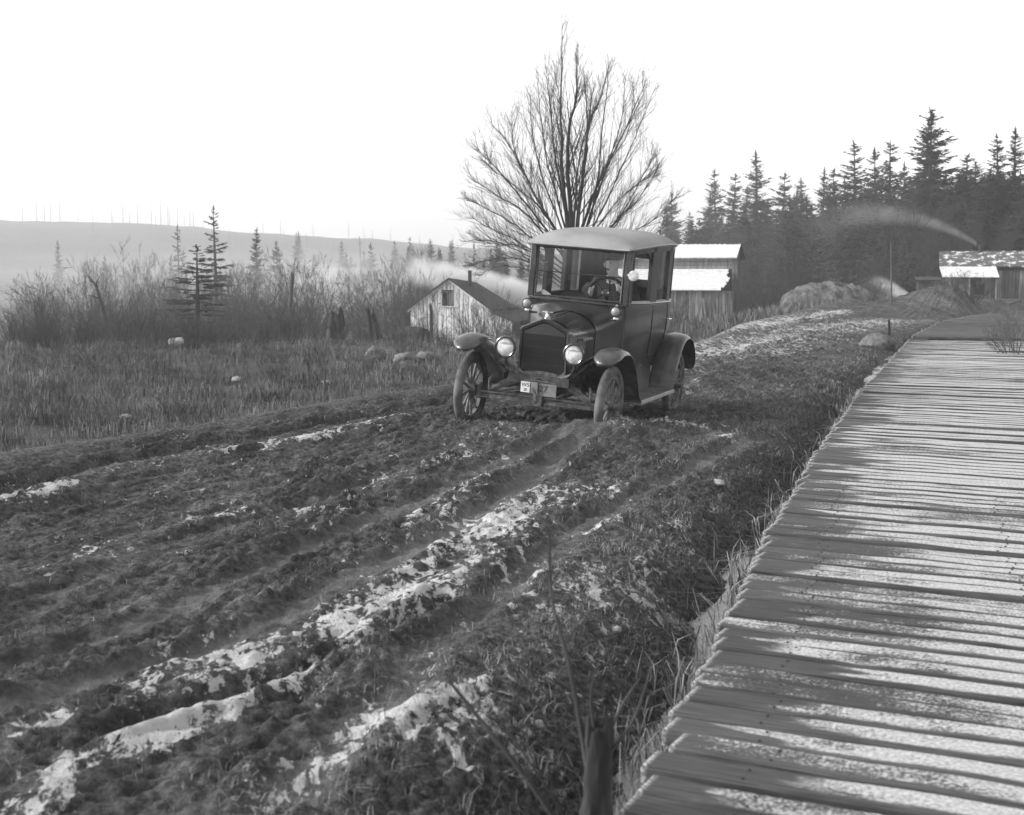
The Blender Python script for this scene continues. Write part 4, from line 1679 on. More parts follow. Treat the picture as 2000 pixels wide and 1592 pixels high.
mb.lathe([(0.0, 0.155), (0.06, 0.15), (0.10, 0.125), (0.112, 0.09), (0.105, 0.065), (0.09, 0.055), (0.0, 0.055)], (hx, hy + 0.005, hz), 'z', 20)
mb.tube([(hx - 0.03, hy - 0.07, hz + 0.065), (hx - 0.045, hy - 0.12, hz + 0.052), (hx - 0.052, hy - 0.145, hz + 0.042)], [0.08, 0.065, 0.03], 12, flat=0.12)
cap = build('flat_cap', mb, M['cap'], person, fix=True)
autosmooth(cap, 60)
mb = MB()
for sx in (-1, 1):
    mb.tube([(0.195 + sx * 0.06, 1.55, 1.555), (0.19 + sx * 0.045, 1.47, 1.535), (0.19 + sx * 0.012, 1.445, 1.50)], [0.02, 0.024, 0.012], 8, flat=0.5)
col_ = build('shirt_collar', mb, M['shirt'], person, fix=True)
autosmooth(col_, 60)
mb = MB()
mb.tube([(0.19, 1.447, 1.51), (0.192, 1.43, 1.46), (0.195, 1.425, 1.38)], [0.016, 0.02, 0.026], 8, flat=0.4)
tie = build('necktie', mb, M['coat'], person, fix=True)
for ex in (-1, 1):    # eyes and ears
    mb = MB()
    mb.lathe([(0.0, -0.005), (0.006, -0.003), (0.007, 0.0), (0.006, 0.003), (0.0, 0.005)], (hx - 0.028 + ex * 0.032, hy - 0.083, hz + 0.022), 'y', 10)
    build('eye', mb, M['coat'], person, fix=True)
    mb = MB()
    mb.tube([(hx + ex * 0.083, hy + 0.01, hz + 0.03), (hx + ex * 0.092, hy + 0.015, hz), (hx + ex * 0.083, hy + 0.012, hz - 0.03)], [0.014, 0.018, 0.011], 8, flat=0.5)
    build('ear', mb, M['skin'], person, fix=True)
mb = MB()
mb.tube([(hx - 0.055, hy - 0.086, hz - 0.052), (hx - 0.03, hy - 0.098, hz - 0.045), (hx - 0.003, hy - 0.088, hz - 0.052)], [0.005, 0.010, 0.005], 6)
build('moustache', mb, M['coat'], person, fix=True)


# ================================================================== BUILDINGS
def board_wall(parent, name, u0, u1, z0, ztop, place, width, mat, gap=0.012, th=0.022, seed=0, ragged=0.0, names='board'):
    """upright boards from u0 to u1; place(u, d, z) gives a local point, d outwards"""
    rr = random.Random(seed)
    u = u0
    while u < u1 - 0.02:
        w = width * rr.uniform(0.8, 1.2)
        e = min(u + w, u1)
        d = rr.uniform(0, 0.012)
        zb = z0 + rr.uniform(0, ragged)
        a0, a1 = ztop(u + gap / 2), ztop(e - gap / 2)
        lean = rr.gauss(0, 0.012) if ragged else 0.0
        mb = MB()
        vs_ = []
        for dd in (d, d + th):
            vs_ += [place(u + gap / 2 + lean, dd, zb), place(e - gap / 2 + lean, dd, zb), place(e - gap / 2, dd, a1), place(u + gap / 2, dd, a0)]
        mb.add(vs_, [(3, 2, 1, 0), (4, 5, 6, 7), (0, 1, 5, 4), (1, 2, 6, 5), (2, 3, 7, 6), (3, 0, 4, 7)])
        build(names, mb, mat, parent, fix=True)
        u = e


def slab(parent, name, quad, th, mat, nx=1, rag=0.0, seed=0):
    """sloping slab on four corners (a,b,c,d): a-b upper edge, d-c lower edge"""
    a, b, c, d = [Vector(p) for p in quad]
    nrm = (b - a).cross(d - a).normalized()
    if nrm.z < 0:
        nrm = -nrm
    rr = random.Random(seed)
    mb = MB()
    top = [[], []]
    for i in range(nx + 1):
        t = i / nx
        p, q = a.lerp(b, t), d.lerp(c, t)
        q = q + (q - p).normalized() * rr.uniform(-rag, rag)
        top[0].append(p)
        top[1].append(q)
    rings = [[p for p in top[0]], [p for p in top[1]], [p - nrm * th for p in top[1]], [p - nrm * th for p in top[0]]]
    n_ = nx + 1
    mb.loft(rings + [rings[0]])
    mb.add([top[0][0], top[1][0], top[1][0] - nrm * th, top[0][0] - nrm * th], [(0, 1, 2, 3)])
    mb.add([top[0][-1], top[1][-1], top[1][-1] - nrm * th, top[0][-1] - nrm * th], [(3, 2, 1, 0)])
    return build(name, mb, mat, parent, fix=True)


# --- whitewashed hut left of the car
HUT_Y = 53.0
hp = at_y(878, 545, HUT_Y)
hut = thing('board_hut', 'small whitewashed board hut with dark roof half hidden by brush left of the car', 'hut', (hp[0], HUT_Y, -2.15), math.radians(-15))
apex = hp[2] + 2.15
half_w, drop, hlen = 1.62, 1.16, 3.6
ev = apex - drop
# dark core so that the board joints read dark
mb = MB()
mb.add([(-half_w + 0.05, 0.03, 0.0), (half_w + 0.9, 0.03, 0.0), (half_w + 0.9, 0.03, ev - 0.42), (half_w - 0.02, 0.03, ev - 0.06), (0, 0.03, apex - 0.06), (-half_w + 0.05, 0.03, ev - 0.05),
        (-half_w + 0.05, hlen, 0.0), (half_w + 0.9, hlen, 0.0), (half_w + 0.9, hlen, ev - 0.42), (half_w - 0.02, hlen, ev - 0.06), (0, hlen, apex - 0.30), (-half_w + 0.05, hlen, ev - 0.05)],
       [(0, 1, 2, 3, 4, 5), (11, 10, 9, 8, 7, 6), (0, 6, 7, 1), (1, 7, 8, 2), (5, 11, 6, 0), (2, 8, 9, 3), (3, 9, 10, 4), (4, 10, 11, 5)])
build('wall_core', mb, M['black_void'], hut, fix=True)


def hut_top(u):
    if u <= half_w:
        return apex - 0.05 - drop * abs(u) / half_w
    return ev - 0.06 - 0.36 * (u - half_w) / 0.9


def hut_pl(u, d, z):
    return (u, 0.0 - d, z)


win0, win1, wz0, wz1 = -0.30, 0.17, apex - 1.02, apex - 0.46
board_wall(hut, 'board', -half_w + 0.04, win0, 0.2, hut_top, hut_pl, 0.19, M['white_board'], 0.022, seed=1)
board_wall(hut, 'board', win1, half_w + 0.88, 0.2, hut_top, hut_pl, 0.19, M['white_board'], 0.022, seed=2)
board_wall(hut, 'board', win0, win1, 0.2, lambda u: wz0 - 0.06, hut_pl, 0.19, M['white_board'], 0.022, seed=3)
board_wall(hut, 'board', win0, win1, wz1 + 0.04, hut_top, hut_pl, 0.19, M['white_board'], 0.022, seed=4)
wnd = bpy.data.objects.new('window', None)
COL.objects.link(wnd)
wnd.parent = hut
for nm, b in (('window_frame', (win0, win0 + 0.045, wz0, wz1)), ('window_frame', (win1 - 0.045, win1, wz0, wz1)), ('window_frame', (win0 + 0.045, win1 - 0.045, wz1 - 0.045, wz1)), ('mullion', (-0.075, -0.045, wz0, wz1 - 0.045))):
    mb = MB()
    mb.box(b[0], b[1], -0.045, 0.0, b[2], b[3])
    build(nm, mb, M['grey_board'], wnd)
mb = MB()
mb.box(-0.03, win1 - 0.05, -0.012, 0.015, wz0 + 0.02, wz1 - 0.05)
build('shutter_board', mb, M['grey_board'], wnd)
mb = MB()
mb.box(win0 - 0.05, win1 + 0.05, -0.07, 0.0, wz0 - 0.055, wz0 - 0.005)
build('window_sill', mb, M['white_trim'], wnd)
# barge boards and roof
for sx in (-1, 1):
    mb = MB()
    a, b = Vector((0, -0.075, apex - 0.005)), Vector((sx * (half_w + 0.06), -0.075, ev - 0.04))
    dn = Vector((0, 0, -0.085))
    mb.add([a, b, b + dn, a + dn] + [p + Vector((0, 0.03, 0)) for p in (a, b, b + dn, a + dn)], [(0, 1, 2, 3), (7, 6, 5, 4), (0, 4, 5, 1), (1, 5, 6, 2), (2, 6, 7, 3), (3, 7, 4, 0)])
    build('barge_board', mb, M['white_trim'], hut, fix=True)
sag = 0.22
slab(hut, 'roof_slope', [(0, -0.16, apex + 0.05), (0, hlen, apex + 0.05 - sag), (half_w + 0.12, hlen, ev - 0.02), (half_w + 0.10, -0.16, ev + 0.0)], 0.045, M['dark_roof'], 10, 0.015, 1)
slab(hut, 'roof_slope', [(-0.005, hlen, apex + 0.05 - sag), (-0.005, -0.16, apex + 0.05), (-half_w - 0.12, -0.16, ev - 0.02), (-half_w - 0.12, hlen, ev - 0.1)], 0.045, M['dark_roof'], 10, 0.015, 2)
slab(hut, 'lean_to_roof', [(half_w + 0.02, -0.12, ev - 0.06), (half_w + 0.02, hlen - 0.2, ev - 0.06), (half_w + 1.0, hlen - 0.2, ev - 0.46), (half_w + 1.0, -0.12, ev - 0.44)], 0.04, M['dark_roof'], 6, 0.02, 3)
mb = MB()
mb.box(0.34, 0.46, 1.3, 1.42, apex - 0.5, apex + 0.32, 0.01)
build('stove_pipe', mb, M['dark_roof'], hut)

# --- two-tier shed right of the car
SH_Y = 64.0
sc_ = F / SH_Y
p_r = at_y(1441, 500, SH_Y)
shed_x1 = p_r[0]
shed_x0 = at_y(1205, 500, SH_Y)[0]
z_ridge = at_y(1400, 476, SH_Y)[2]
z_up_eave = at_y(1400, 502, SH_Y)[2]
z_lo_top = at_y(1400, 526, SH_Y)[2]
z_lo_eave = at_y(1400, 567, SH_Y - 1.5)[2]
W_ = (shed_x1 - shed_x0) * 1.05
SH_A = math.radians(-13)
shed = thing('plank_shed', 'weathered plank shed with two frosted roof tiers right of the car', 'shed', (shed_x1 - W_ * math.cos(SH_A), SH_Y - W_ * math.sin(SH_A), -1.25), SH_A)
zb = 1.25
zr, zu, zl, ze = z_ridge + zb, z_up_eave + zb, z_lo_top + zb, z_lo_eave + zb
mb = MB()
mb.box(0.05, W_ - 0.05, 0.02, 2.2, 0, zu - 0.02)
mb.add([(0.05, -0.05, zu), (0.05, 1.1, zr - 0.05), (0.05, 2.2, zu), (W_ - 0.05, -0.05, zu), (W_ - 0.05, 1.1, zr - 0.05), (W_ - 0.05, 2.2, zu)], [(0, 1, 2), (5, 4, 3), (0, 3, 4, 1), (1, 4, 5, 2), (0, 2, 5, 3)])
build('wall_core', mb, M['dark_board'], shed, fix=True)
slab(shed, 'upper_roof', [(-0.1, 1.1, zr + 0.02), (W_ + 0.06, 1.1, zr), (W_ - 0.04, -0.18, zu - 0.02), (-0.1, -0.18, zu - 0.02)], 0.05, M['frost_roof'], 24, 0.02, 5)
slab(shed, 'upper_roof', [(W_ + 0.12, 1.105, zr), (-0.1, 1.105, zr + 0.02), (-0.1, 2.4, zu - 0.08), (W_ + 0.22, 2.4, zu - 0.08)], 0.05, M['dark_board'], 24, 0.02, 6)
# shakes standing proud along the ridge
rr = random.Random(9)
for k in range(26):
    mb = MB()
    x = W_ * k / 26 + rr.uniform(0, 0.05)
    w = rr.uniform(0.10, 0.2)
    h_ = rr.uniform(0.02, 0.07)
    mb.box(x, x + w, 1.06, 1.12, zr - 0.02, zr + h_)
    build('ridge_shake', mb, M['dark_board'], shed)
for k, zz in enumerate(np.linspace(zl + 0.02, zu - 0.03, 4)[:-1]):
    mb = MB()
    mb.box(0.0, W_ - 0.22, -0.03 - 0.006 * k, 0.015, zz, zz + (zu - zl - 0.05) / 3 - 0.02)
    build('siding_board', mb, M['grey_board'], shed)
# gable end of the right side, boards and corner post
board_wall(shed, 'board', 0.0, 2.2, 0.0, lambda u: zu + (zr - zu) * (1 - abs(u - 1.1) / 1.1) - 0.06, lambda u, d, z: (W_ - 0.045 + d, u, z), 0.2, M['dark_board'], seed=12)
board_wall(shed, 'board', W_ - 0.26, W_ + 0.03, 0.0, lambda u: zu - 0.05, lambda u, d, z: (u, -0.02 - d, z), 0.13, M['grey_board'], seed=13)
# lower roof: long hand-split boards with a ragged right end
rr = random.Random(4)
nb = 15
for k in range(nb):
    t0, t1 = k / nb, (k + 1) / nb
    y0, y1 = -0.03 - 1.55 * t0, -0.03 - 1.55 * t1
    z0, z1 = zl + 0.0 + (ze - zl) * t0, zl + (ze - zl) * t1
    x1 = W_ - 0.30 - 0.10 * t0 + rr.uniform(-0.16, 0.06) - (0.12 if k > nb - 3 else 0)
    mb = MB()
    dz = 0.012 + 0.004 * (k % 2)
    mb.add([(-0.2, y0, z0 + dz), (x1, y0, z0 + dz), (x1, y1, z1 + dz + 0.012), (-0.2, y1, z1 + dz + 0.012), (-0.2, y0, z0 - 0.02), (x1, y0, z0 - 0.02), (x1, y1, z1 - 0.015), (-0.2, y1, z1 - 0.015)],
           [(0, 1, 2, 3), (7, 6, 5, 4), (0, 4, 5, 1), (1, 5, 6, 2), (2, 6, 7, 3), (3, 7, 4, 0)])
    build('roof_board', mb, M['frost_roof'], shed, fix=True)
mb = MB()
mb.box(0.0, W_ - 0.12, -1.40, -0.05, 0.0, ze - 0.06)
build('lean_to_core', mb, M['dark_board'], shed)
board_wall(shed, 'board', -0.1, W_ - 0.1, 0.0, lambda u: ze - 0.03, lambda u, d, z: (u, -1.41 - d, z), 0.14, M['grey_board'], 0.02, seed=21, ragged=0.05)
mb = MB()
rr = random.Random(31)
for k, (x, h_, ln) in enumerate(((W_ - 1.45, 1.5, 0.12), (W_ - 1.25, 1.3, 0.2), (W_ - 1.05, 1.45, 0.1), (W_ - 1.62, 1.2, -0.1), (W_ - 0.86, 1.1, 0.16))):
    mb = MB()
    mb.box(-0.05, 0.05, -0.012, 0.012, 0, h_)
    build('loose_board', mb, M['grey_board'], shed, loc=(x, -1.56, 0.0), rot=(math.radians(-6), math.radians(-ln * 40), 0))

# --- cabin among the trees at the far right
CB_Y = 66.0
c0 = at_y(1834, 545, CB_Y)
cb_z = -0.6
cabin = thing('log_cabin', 'low cabin with frosted porch roof at the right edge below the trees', 'cabin', (c0[0], CB_Y, cb_z), math.radians(-17.5))
px2m = CB_Y / F
cw = (2010 - 1834) * px2m
zrdg = at_y(1834, 490, CB_Y)[2] - cb_z
zmid = at_y(1834, 519, CB_Y)[2] - cb_z
zpor = at_y(1834, 539, CB_Y - 1.2)[2] - cb_z
mb = MB()
mb.box(0.1, cw, 0.3, 3.4, 0, zmid - 0.02)
mb.add([(0.1, 0.3, zmid - 0.02), (0.1, 1.7, zrdg - 0.06), (0.1, 3.4, zmid - 0.02), (cw, 0.3, zmid - 0.02), (cw, 1.7, zrdg - 0.06), (cw, 3.4, zmid - 0.02)], [(0, 1, 2), (5, 4, 3), (0, 3, 4, 1), (1, 4, 5, 2), (0, 2, 5, 3)])
build('wall', mb, M['dark_board'], cabin, fix=True)
slab(cabin, 'main_roof', [(-0.05, 1.7, zrdg), (cw, 1.7, zrdg), (cw, 0.0, zmid - 0.02), (0.0, 0.0, zmid - 0.02)], 0.06, M['frost_roof_patchy'], 30, 0.02, 8)
slab(cabin, 'main_roof', [(cw, 1.705, zrdg), (-0.05, 1.705, zrdg), (-0.05, 3.6, zmid - 0.1), (cw, 3.6, zmid - 0.1)], 0.06, M['dark_roof'], 20, 0.02, 9)
pw = (1940 - 1834) * px2m
for k in range(7):
    t0, t1 = k / 7, (k + 1) / 7
    mb = MB()
    y0, y1 = -0.02 - 1.2 * t0, -0.02 - 1.2 * t1
    z0, z1 = zmid - 0.05 + (zpor - zmid) * t0, zmid - 0.05 + (zpor - zmid) * t1
    x0, x1 = 0.0 + 0.16 * t0, pw - 0.05 + 0.12 * t0
    mb.add([(x0, y0, z0 + 0.01), (x1, y0, z0 + 0.01), (x1 + 0.02, y1, z1 + 0.02), (x0 + 0.02, y1, z1 + 0.02), (x0, y0, z0 - 0.02), (x1, y0, z0 - 0.02), (x1 + 0.02, y1, z1 - 0.012), (x0 + 0.02, y1, z1 - 0.012)],
           [(0, 1, 2, 3), (7, 6, 5, 4), (0, 4, 5, 1), (1, 5, 6, 2), (2, 6, 7, 3), (3, 7, 4, 0)])
    build('porch_roof_board', mb, M['frost_roof'], cabin, fix=True)
board_wall(cabin, 'board', 0.25, cw, 0.0, lambda u: zpor + 0.25, lambda u, d, z: (u, 0.28 - d, z), 0.16, M['grey_board'], seed=33)
mb = MB()
mb.box(1.62, 2.05, 0.20, 0.25, 0.75, 1.25)
cwin = build('window', mb, M['black_void'], cabin)
mb = MB()
mb.box(1.57, 2.10, 0.18, 0.24, 0.69, 0.74)
build('window_sill', mb, M['grey_board'], cwin)
mb = MB()
mb.box(1.57, 2.10, 0.18, 0.24, 1.26, 1.31)
build('window_frame', mb, M['grey_board'], cwin)
for x in (0.2, 1.3, 2.5):
    mb = MB()
    mb.box(x, x + 0.1, -1.12, -1.02, 0, zpor - 0.03)
    build('porch_post', mb, M['grey_board'], cabin)
mb = MB()
mb.tube([(1.85, 1.6, zrdg - 0.3), (1.85, 1.6, zrdg + 0.28)], 0.08, 8)
build('stove_pipe', mb, M['dark_roof'], cabin)
# small lean-to outhouse beside the cabin
o0 = at_y(1788, 600, 65.0)
outh = thing('lean_to_hut', 'small dark lean-to hut adjoining the left side of the far cabin', 'hut', (o0[0], 65.0, -0.6), math.radians(-17))
ow = (1834 - 1788) * 65.0 / F
zt1 = at_y(1800, 541, 65.0)[2] + 0.6
board_wall(outh, 'board', 0.0, ow * 0.98, 0.0, lambda u: zt1 - 0.15, lambda u, d, z: (u, -d, z), 0.15, M['dark_board'], seed=41)
slab(outh, 'roof_slope', [(-0.08, 1.4, zt1), (ow, 1.4, zt1), (ow, -0.2, zt1 - 0.12), (-0.08, -0.2, zt1 - 0.12)], 0.05, M['dark_roof'], 6, 0.01, 3)
mb = MB()
mb.box(0.02, ow - 0.02, 0.02, 1.4, 0, zt1 - 0.2)
build('wall_core', mb, M['black_void'], outh)
mb = MB()
a, b = Vector((ow * 0.45, -0.6, zt1 - 0.62)), Vector((ow * 0.98, -0.3, zt1 - 0.42))
mb.tube([a, b], 0.05, 4)
build('door_beam', mb, M['white_trim'], outh)
mb = MB()
mb.box(ow * 0.45, ow * 0.45 + 0.16, -0.62, -0.55, 0.0, zt1 - 0.62)
build('door_post', mb, M['grey_board'], outh)


# ================================================================== VEGETATION
def conifer(h, r, seed, sparse=0.0, base=0.12, droop=0.25):
    rr = random.Random(seed)
    tk = MB()
    lean = rr.gauss(0, 0.012)
    tk.tube([(lean * z * h, 0, z * h) for z in (0, 0.35, 0.7, 1.0)], [0.014 * h + 0.03, 0.010 * h + 0.02, 0.006 * h + 0.01, 0.008], 6)
    vs_, fs = [], []

    def leaf(p, d, w, ln):
        side = d.cross(Vector((rr.gauss(0, 0.5), rr.gauss(0, 0.5), 1))).normalized()
        i = len(vs_)
        e = p + d * ln
        vs_.extend([p - side * w * 0.5, p + side * w * 0.5, e + side * w * 0.15, e - side * w * 0.15 + Vector((0, 0, -0.1 * ln))])
        fs.append((i, i + 1, i + 2, i + 3))
    z = base * h
    while z < 0.985 * h:
        t = (z / h - base) / (1 - base)
        R_ = r * (1 - t) ** 0.85 * (0.62 if t < 0.08 else 1.0) + 0.03 * h * 0.3
        nb_ = rr.choice((4, 5, 6)) if not sparse else rr.choice((4, 5))
        a0 = rr.uniform(0, 2 * PI)
        for k in range(nb_):
            if rr.random() < 0.06 + 0.12 * sparse:
                continue
            a = a0 + 2 * PI * k / nb_ + rr.gauss(0, 0.25)
            L_ = R_ * rr.uniform(0.45, 1.3)
            z0 = z + rr.gauss(0, 0.012 * h)
            up = 0.55 * t - droop * (1 - t) + rr.gauss(0, 0.08)
            pts = []
            for j in range(7):
                q = j / 6
                pts.append(Vector((lean * z0 + math.cos(a) * L_ * q, math.sin(a) * L_ * q, z0 + L_ * (up * q - 0.22 * q * q * (1 - t) + 0.12 * max(0, q - 0.7)))))
            for j in range(6):
                d = (pts[j + 1] - pts[j])
                seg = d.length
                dn = d.normalized()
                sidev = Vector((-math.sin(a), math.cos(a), 0))
                wd = (0.34 if not sparse else 0.36) * L_ * (1 - 0.75 * j / 6) + 0.03 * h * 0.15
                leaf(pts[j], dn, 0.10 * seg + 0.012 * h, seg * 1.1)
                if j > 0 or not sparse:
                    for sgn in ((-1, 1) if not sparse else (-1, 1, -1, 1)):
                        dd = (dn * 0.65 + sidev * sgn * rr.uniform(0.6, 1.0) + Vector((0, 0, rr.uniform(-0.55, 0.0)))).normalized()
                        leaf(pts[j] + d * rr.random(), dd, wd * 0.52, wd * rr.uniform(0.8, 1.35))
        z += h * (0.022 if not sparse else 0.044) * rr.uniform(0.7, 1.3)
    for k in range(3):
        leaf(Vector((lean * h, 0, h * (0.95 + 0.015 * k))), Vector((rr.gauss(0, 0.15), rr.gauss(0, 0.15), 1)).normalized(), 0.012 * h, 0.035 * h)
    cr = MB()
    cr.add(vs_, fs)
    return tk.mesh('trunk', M['bark']), cr.mesh('crown', M['needle'])


CON_DENSE = [conifer(10.0, 1.75 + 0.22 * (k % 3), 300 + k) for k in range(6)]
CON_SPARSE = [conifer(10.0, 1.5 + 0.25 * (k % 2), 400 + k, sparse=0.75, base=0.25, droop=0.12) for k in range(4)]


def put_conifer(name, label, group, x, y, z, h, meshes, rz, wide=1.0):
    t = thing(name, label, 'tree', (x, y, z), rz, group)
    s = h / 10.0
    t.scale = (s * wide, s * wide, s)
    t.rotation_euler = (trr.gauss(0, 0.025), trr.gauss(0, 0.025), rz)
    link('trunk', meshes[0], t)
    link('crown', meshes[1], t)
    return t


trr = random.Random(77)
# --- right-hand wood, tips read from the skyline
tips = [(1302, 402, 175), (1320, 372, 180), (1352, 415, 170), (1382, 374, 165), (1405, 331, 160), (1427, 338, 152), (1450, 361, 150), (1486, 296, 140), (1524, 337, 138), (1545, 372, 130), (1571, 348, 128), (1604, 329, 122), (1637, 329, 118), (1660, 352, 115), (1684, 275, 110), (1706, 330, 112), (1725, 291, 106), (1746, 272, 104), (1770, 318, 100), (1801, 231, 94), (1824, 214, 92), (1850, 300, 95), (1887, 302, 92), (1912, 313, 90), (1938, 330, 90), (1962, 263, 84), (1990, 250, 84)]
wood = []
for px, py, Y in tips:
    wood.append((px, py, Y, True))
for k in range(190):
    px = trr.uniform(1300, 2120)
    Y = float(np.interp(px, [1300, 1500, 1800, 2000], [185, 150, 112, 100])) * trr.uniform(0.72, 1.12)
    sky_y = float(np.interp(px, [1300, 1400, 1500, 1700, 1800, 2000, 2100], [450, 412, 392, 372, 345, 342, 330]))
    wood.append((px, sky_y + abs(trr.gauss(0, 34)) - 8, Y, False))
wood.sort(key=lambda a: a[0])
nt_, nf_ = 0, 0
for px, py, Y, tall in wood:
    p = at_y(px, py, Y)
    zg = float(macro(p[0], Y)) - 0.1
    h = p[2] - zg
    wide = trr.uniform(1.05, 1.5) * (13.0 / max(h, 6)) ** 0.3
    me = trr.choice(CON_DENSE)
    if tall:
        lab = 'tall dark conifer standing above the right-hand wood, %s from the left along its skyline' % ordinal(nt_)
        nt_ += 1
    else:
        lab = 'dark conifer crowded into the wood behind the far cabin, %s from the left' % ordinal(nf_)
        nf_ += 1
    put_conifer('conifer_tree', lab, 'conifers of the right-hand wood' if tall else 'crowded conifers filling the right-hand wood', p[0], Y, zg, h, me, trr.uniform(0, 6.28), wide)

# --- conifers on the left
for (px, py, Y, kind, wide, lab) in (
        (383, 480, 52, 's', 2.1, 'near sparse young hemlock with layered drooping boughs, left field'),
        (421, 404, 78, 's', 1.15, 'tall thin hemlock rising just behind the layered young hemlock'),
        (493, 447, 105, 'd', 0.95, 'hazy conifer with a full cone, first right of the tall thin hemlock'),
        (540, 468, 112, 'd', 0.85, 'small narrow hazy conifer, second right of the tall thin hemlock'),
        (348, 440, 120, 's', 0.9, 'faint thin conifer just left of the layered young hemlock'),
        (332, 500, 125, 'd', 0.8, 'faint small conifer left of the layered young hemlock'),
        (205, 500, 130, 'd', 0.9, 'faint broad conifer above the leaning dead tree'),
        (112, 470, 190, 'd', 0.8, 'very faint conifer at the far left on the hillside'),
        (268, 520, 140, 'd', 0.9, 'small faint conifer above the brush, left of the hemlocks')):
    p = at_y(px, py, Y)
    zg = float(macro(p[0], Y))
    put_conifer('conifer_tree', lab, None, p[0], Y, zg, p[2] - zg, trr.choice(CON_SPARSE if kind == 's' else CON_DENSE), trr.uniform(0, 6.28), wide)
fog = []
for k in range(34):
    px = trr.uniform(180, 1010)
    Y = trr.uniform(130, 260)
    py = float(np.interp(px, [180, 500, 700, 900, 1010], [515, 512, 490, 490, 480])) + trr.gauss(0, 14)
    fog.append((px, py, Y))
fog += [(575, 455, 300), (582, 452, 310), (668, 470, 240), (705, 490, 200), (812, 480, 210), (858, 484, 180), (830, 492, 190), (770, 470, 260), (800, 462, 280), (880, 470, 240)]
fog += [(trr.uniform(860, 1060), trr.uniform(470, 520), trr.uniform(85, 150)) for k in range(16)]
fog.sort()
for k, (px, py, Y) in enumerate(fog):
    p = at_y(px, py, Y)
    zg = float(macro(p[0], Y))
    put_conifer('conifer_tree', 'conifer fading into the valley mist, %s from the left of its row' % ordinal(k), 'conifers fading into the valley mist', p[0], Y, zg, max(p[2] - zg, 3), trr.choice(CON_DENSE + CON_SPARSE[:1]), trr.uniform(0, 6.28), trr.uniform(0.8, 1.1))

# --- dead snags along the far ridge
snag_meshes = []
for k in range(4):
    rr = random.Random(500 + k)
    mb = MB()
    mb.tube([(0, 0, 0), (rr.gauss(0, 0.1), 0, 5), (rr.gauss(0, 0.2), 0, 10)], [0.38, 0.28, 0.12], 5)
    for j in range(5):
        z = rr.uniform(5, 9.4)
        a = rr.uniform(0, 6.28)
        mb.tube([(0, 0, z), (0.7 * math.cos(a), 0.7 * math.sin(a), z + rr.uniform(-0.2, 0.3))], [0.07, 0.03], 3)
    snag_meshes.append(mb.mesh('snag', M['snag']))
snags = []
for px, ht in ((52, 44), (80, 50), (95, 52), (107, 40), (125, 50), (197, 26), (225, 38), (247, 46), (262, 20), (275, 48), (290, 22), (302, 44), (320, 54), (337, 36), (352, 40), (365, 30), (383, 34), (402, 28)):
    snags.append((px, ht * 1.1, trr.uniform(690, 740)))
for k in range(44):
    px = trr.uniform(35, 900)
    snags.append((px, trr.uniform(12, 46), trr.uniform(480, 735)))
snags.append((709, 130, 240))
snags.sort()
for k, (px, ht, Y) in enumerate(snags):
    az = math.atan((px - 1000) / F)
    x, y = Y * math.sin(az), Y * math.cos(az)
    zg = float(macro(x, y)) - 0.3
    h = ht * y / F
    o = link('dead_snag', snag_meshes[k % 4], None, (x, y, zg), (0, trr.gauss(0, 0.02), trr.uniform(0, 6.28)), (h / 10 * 0.45 + 0.06, h / 10 * 0.45 + 0.06, h / 10))
    tag(o, 'bare dead snag on the misty left hillside, %s from the left' % ordinal(k), 'snag', 'dead snags on the hillside')


# --- bare branching generators
def grow(mb, p, d, length, rad_, depth, rr, up=0.15, wander=0.18, sides=4, spread=(0.45, 0.85), nchild=(3, 5), steps=5):
    pts, rads = [Vector(p)], [rad_]
    d = Vector(d).normalized()
    for k in range(steps):
        d = (d + Vector((rr.gauss(0, wander), rr.gauss(0, wander), rr.gauss(0, wander) + up)) * 0.35).normalized()
        pts.append(pts[-1] + d * length / steps)
        rads.append(rad_ * (1 - 0.72 * (k + 1) / steps))
    mb.tube(pts, rads, sides if depth > 0 else 3, cap=False)
    if depth <= 0:
        return
    for k in range(rr.randint(*nchild)):
        q = rr.uniform(0.25, 0.95)
        i = min(int(q * steps), steps - 1)
        b = pts[i].lerp(pts[i + 1], q * steps - i)
        dd = (pts[i + 1] - pts[i]).normalized()
        side = dd.cross(Vector((rr.gauss(0, 1), rr.gauss(0, 1), rr.gauss(0, 1)))).normalized()
        an = rr.uniform(*spread)
        nd = dd * math.cos(an) + side * math.sin(an)
        grow(mb, b, nd, length * rr.uniform(0.38, 0.65) * (1.15 - 0.5 * q), max(rads[i] * 0.5, 0.0024), depth - 1, rr, up, wander, 4, spread, nchild, max(3, steps - 1))


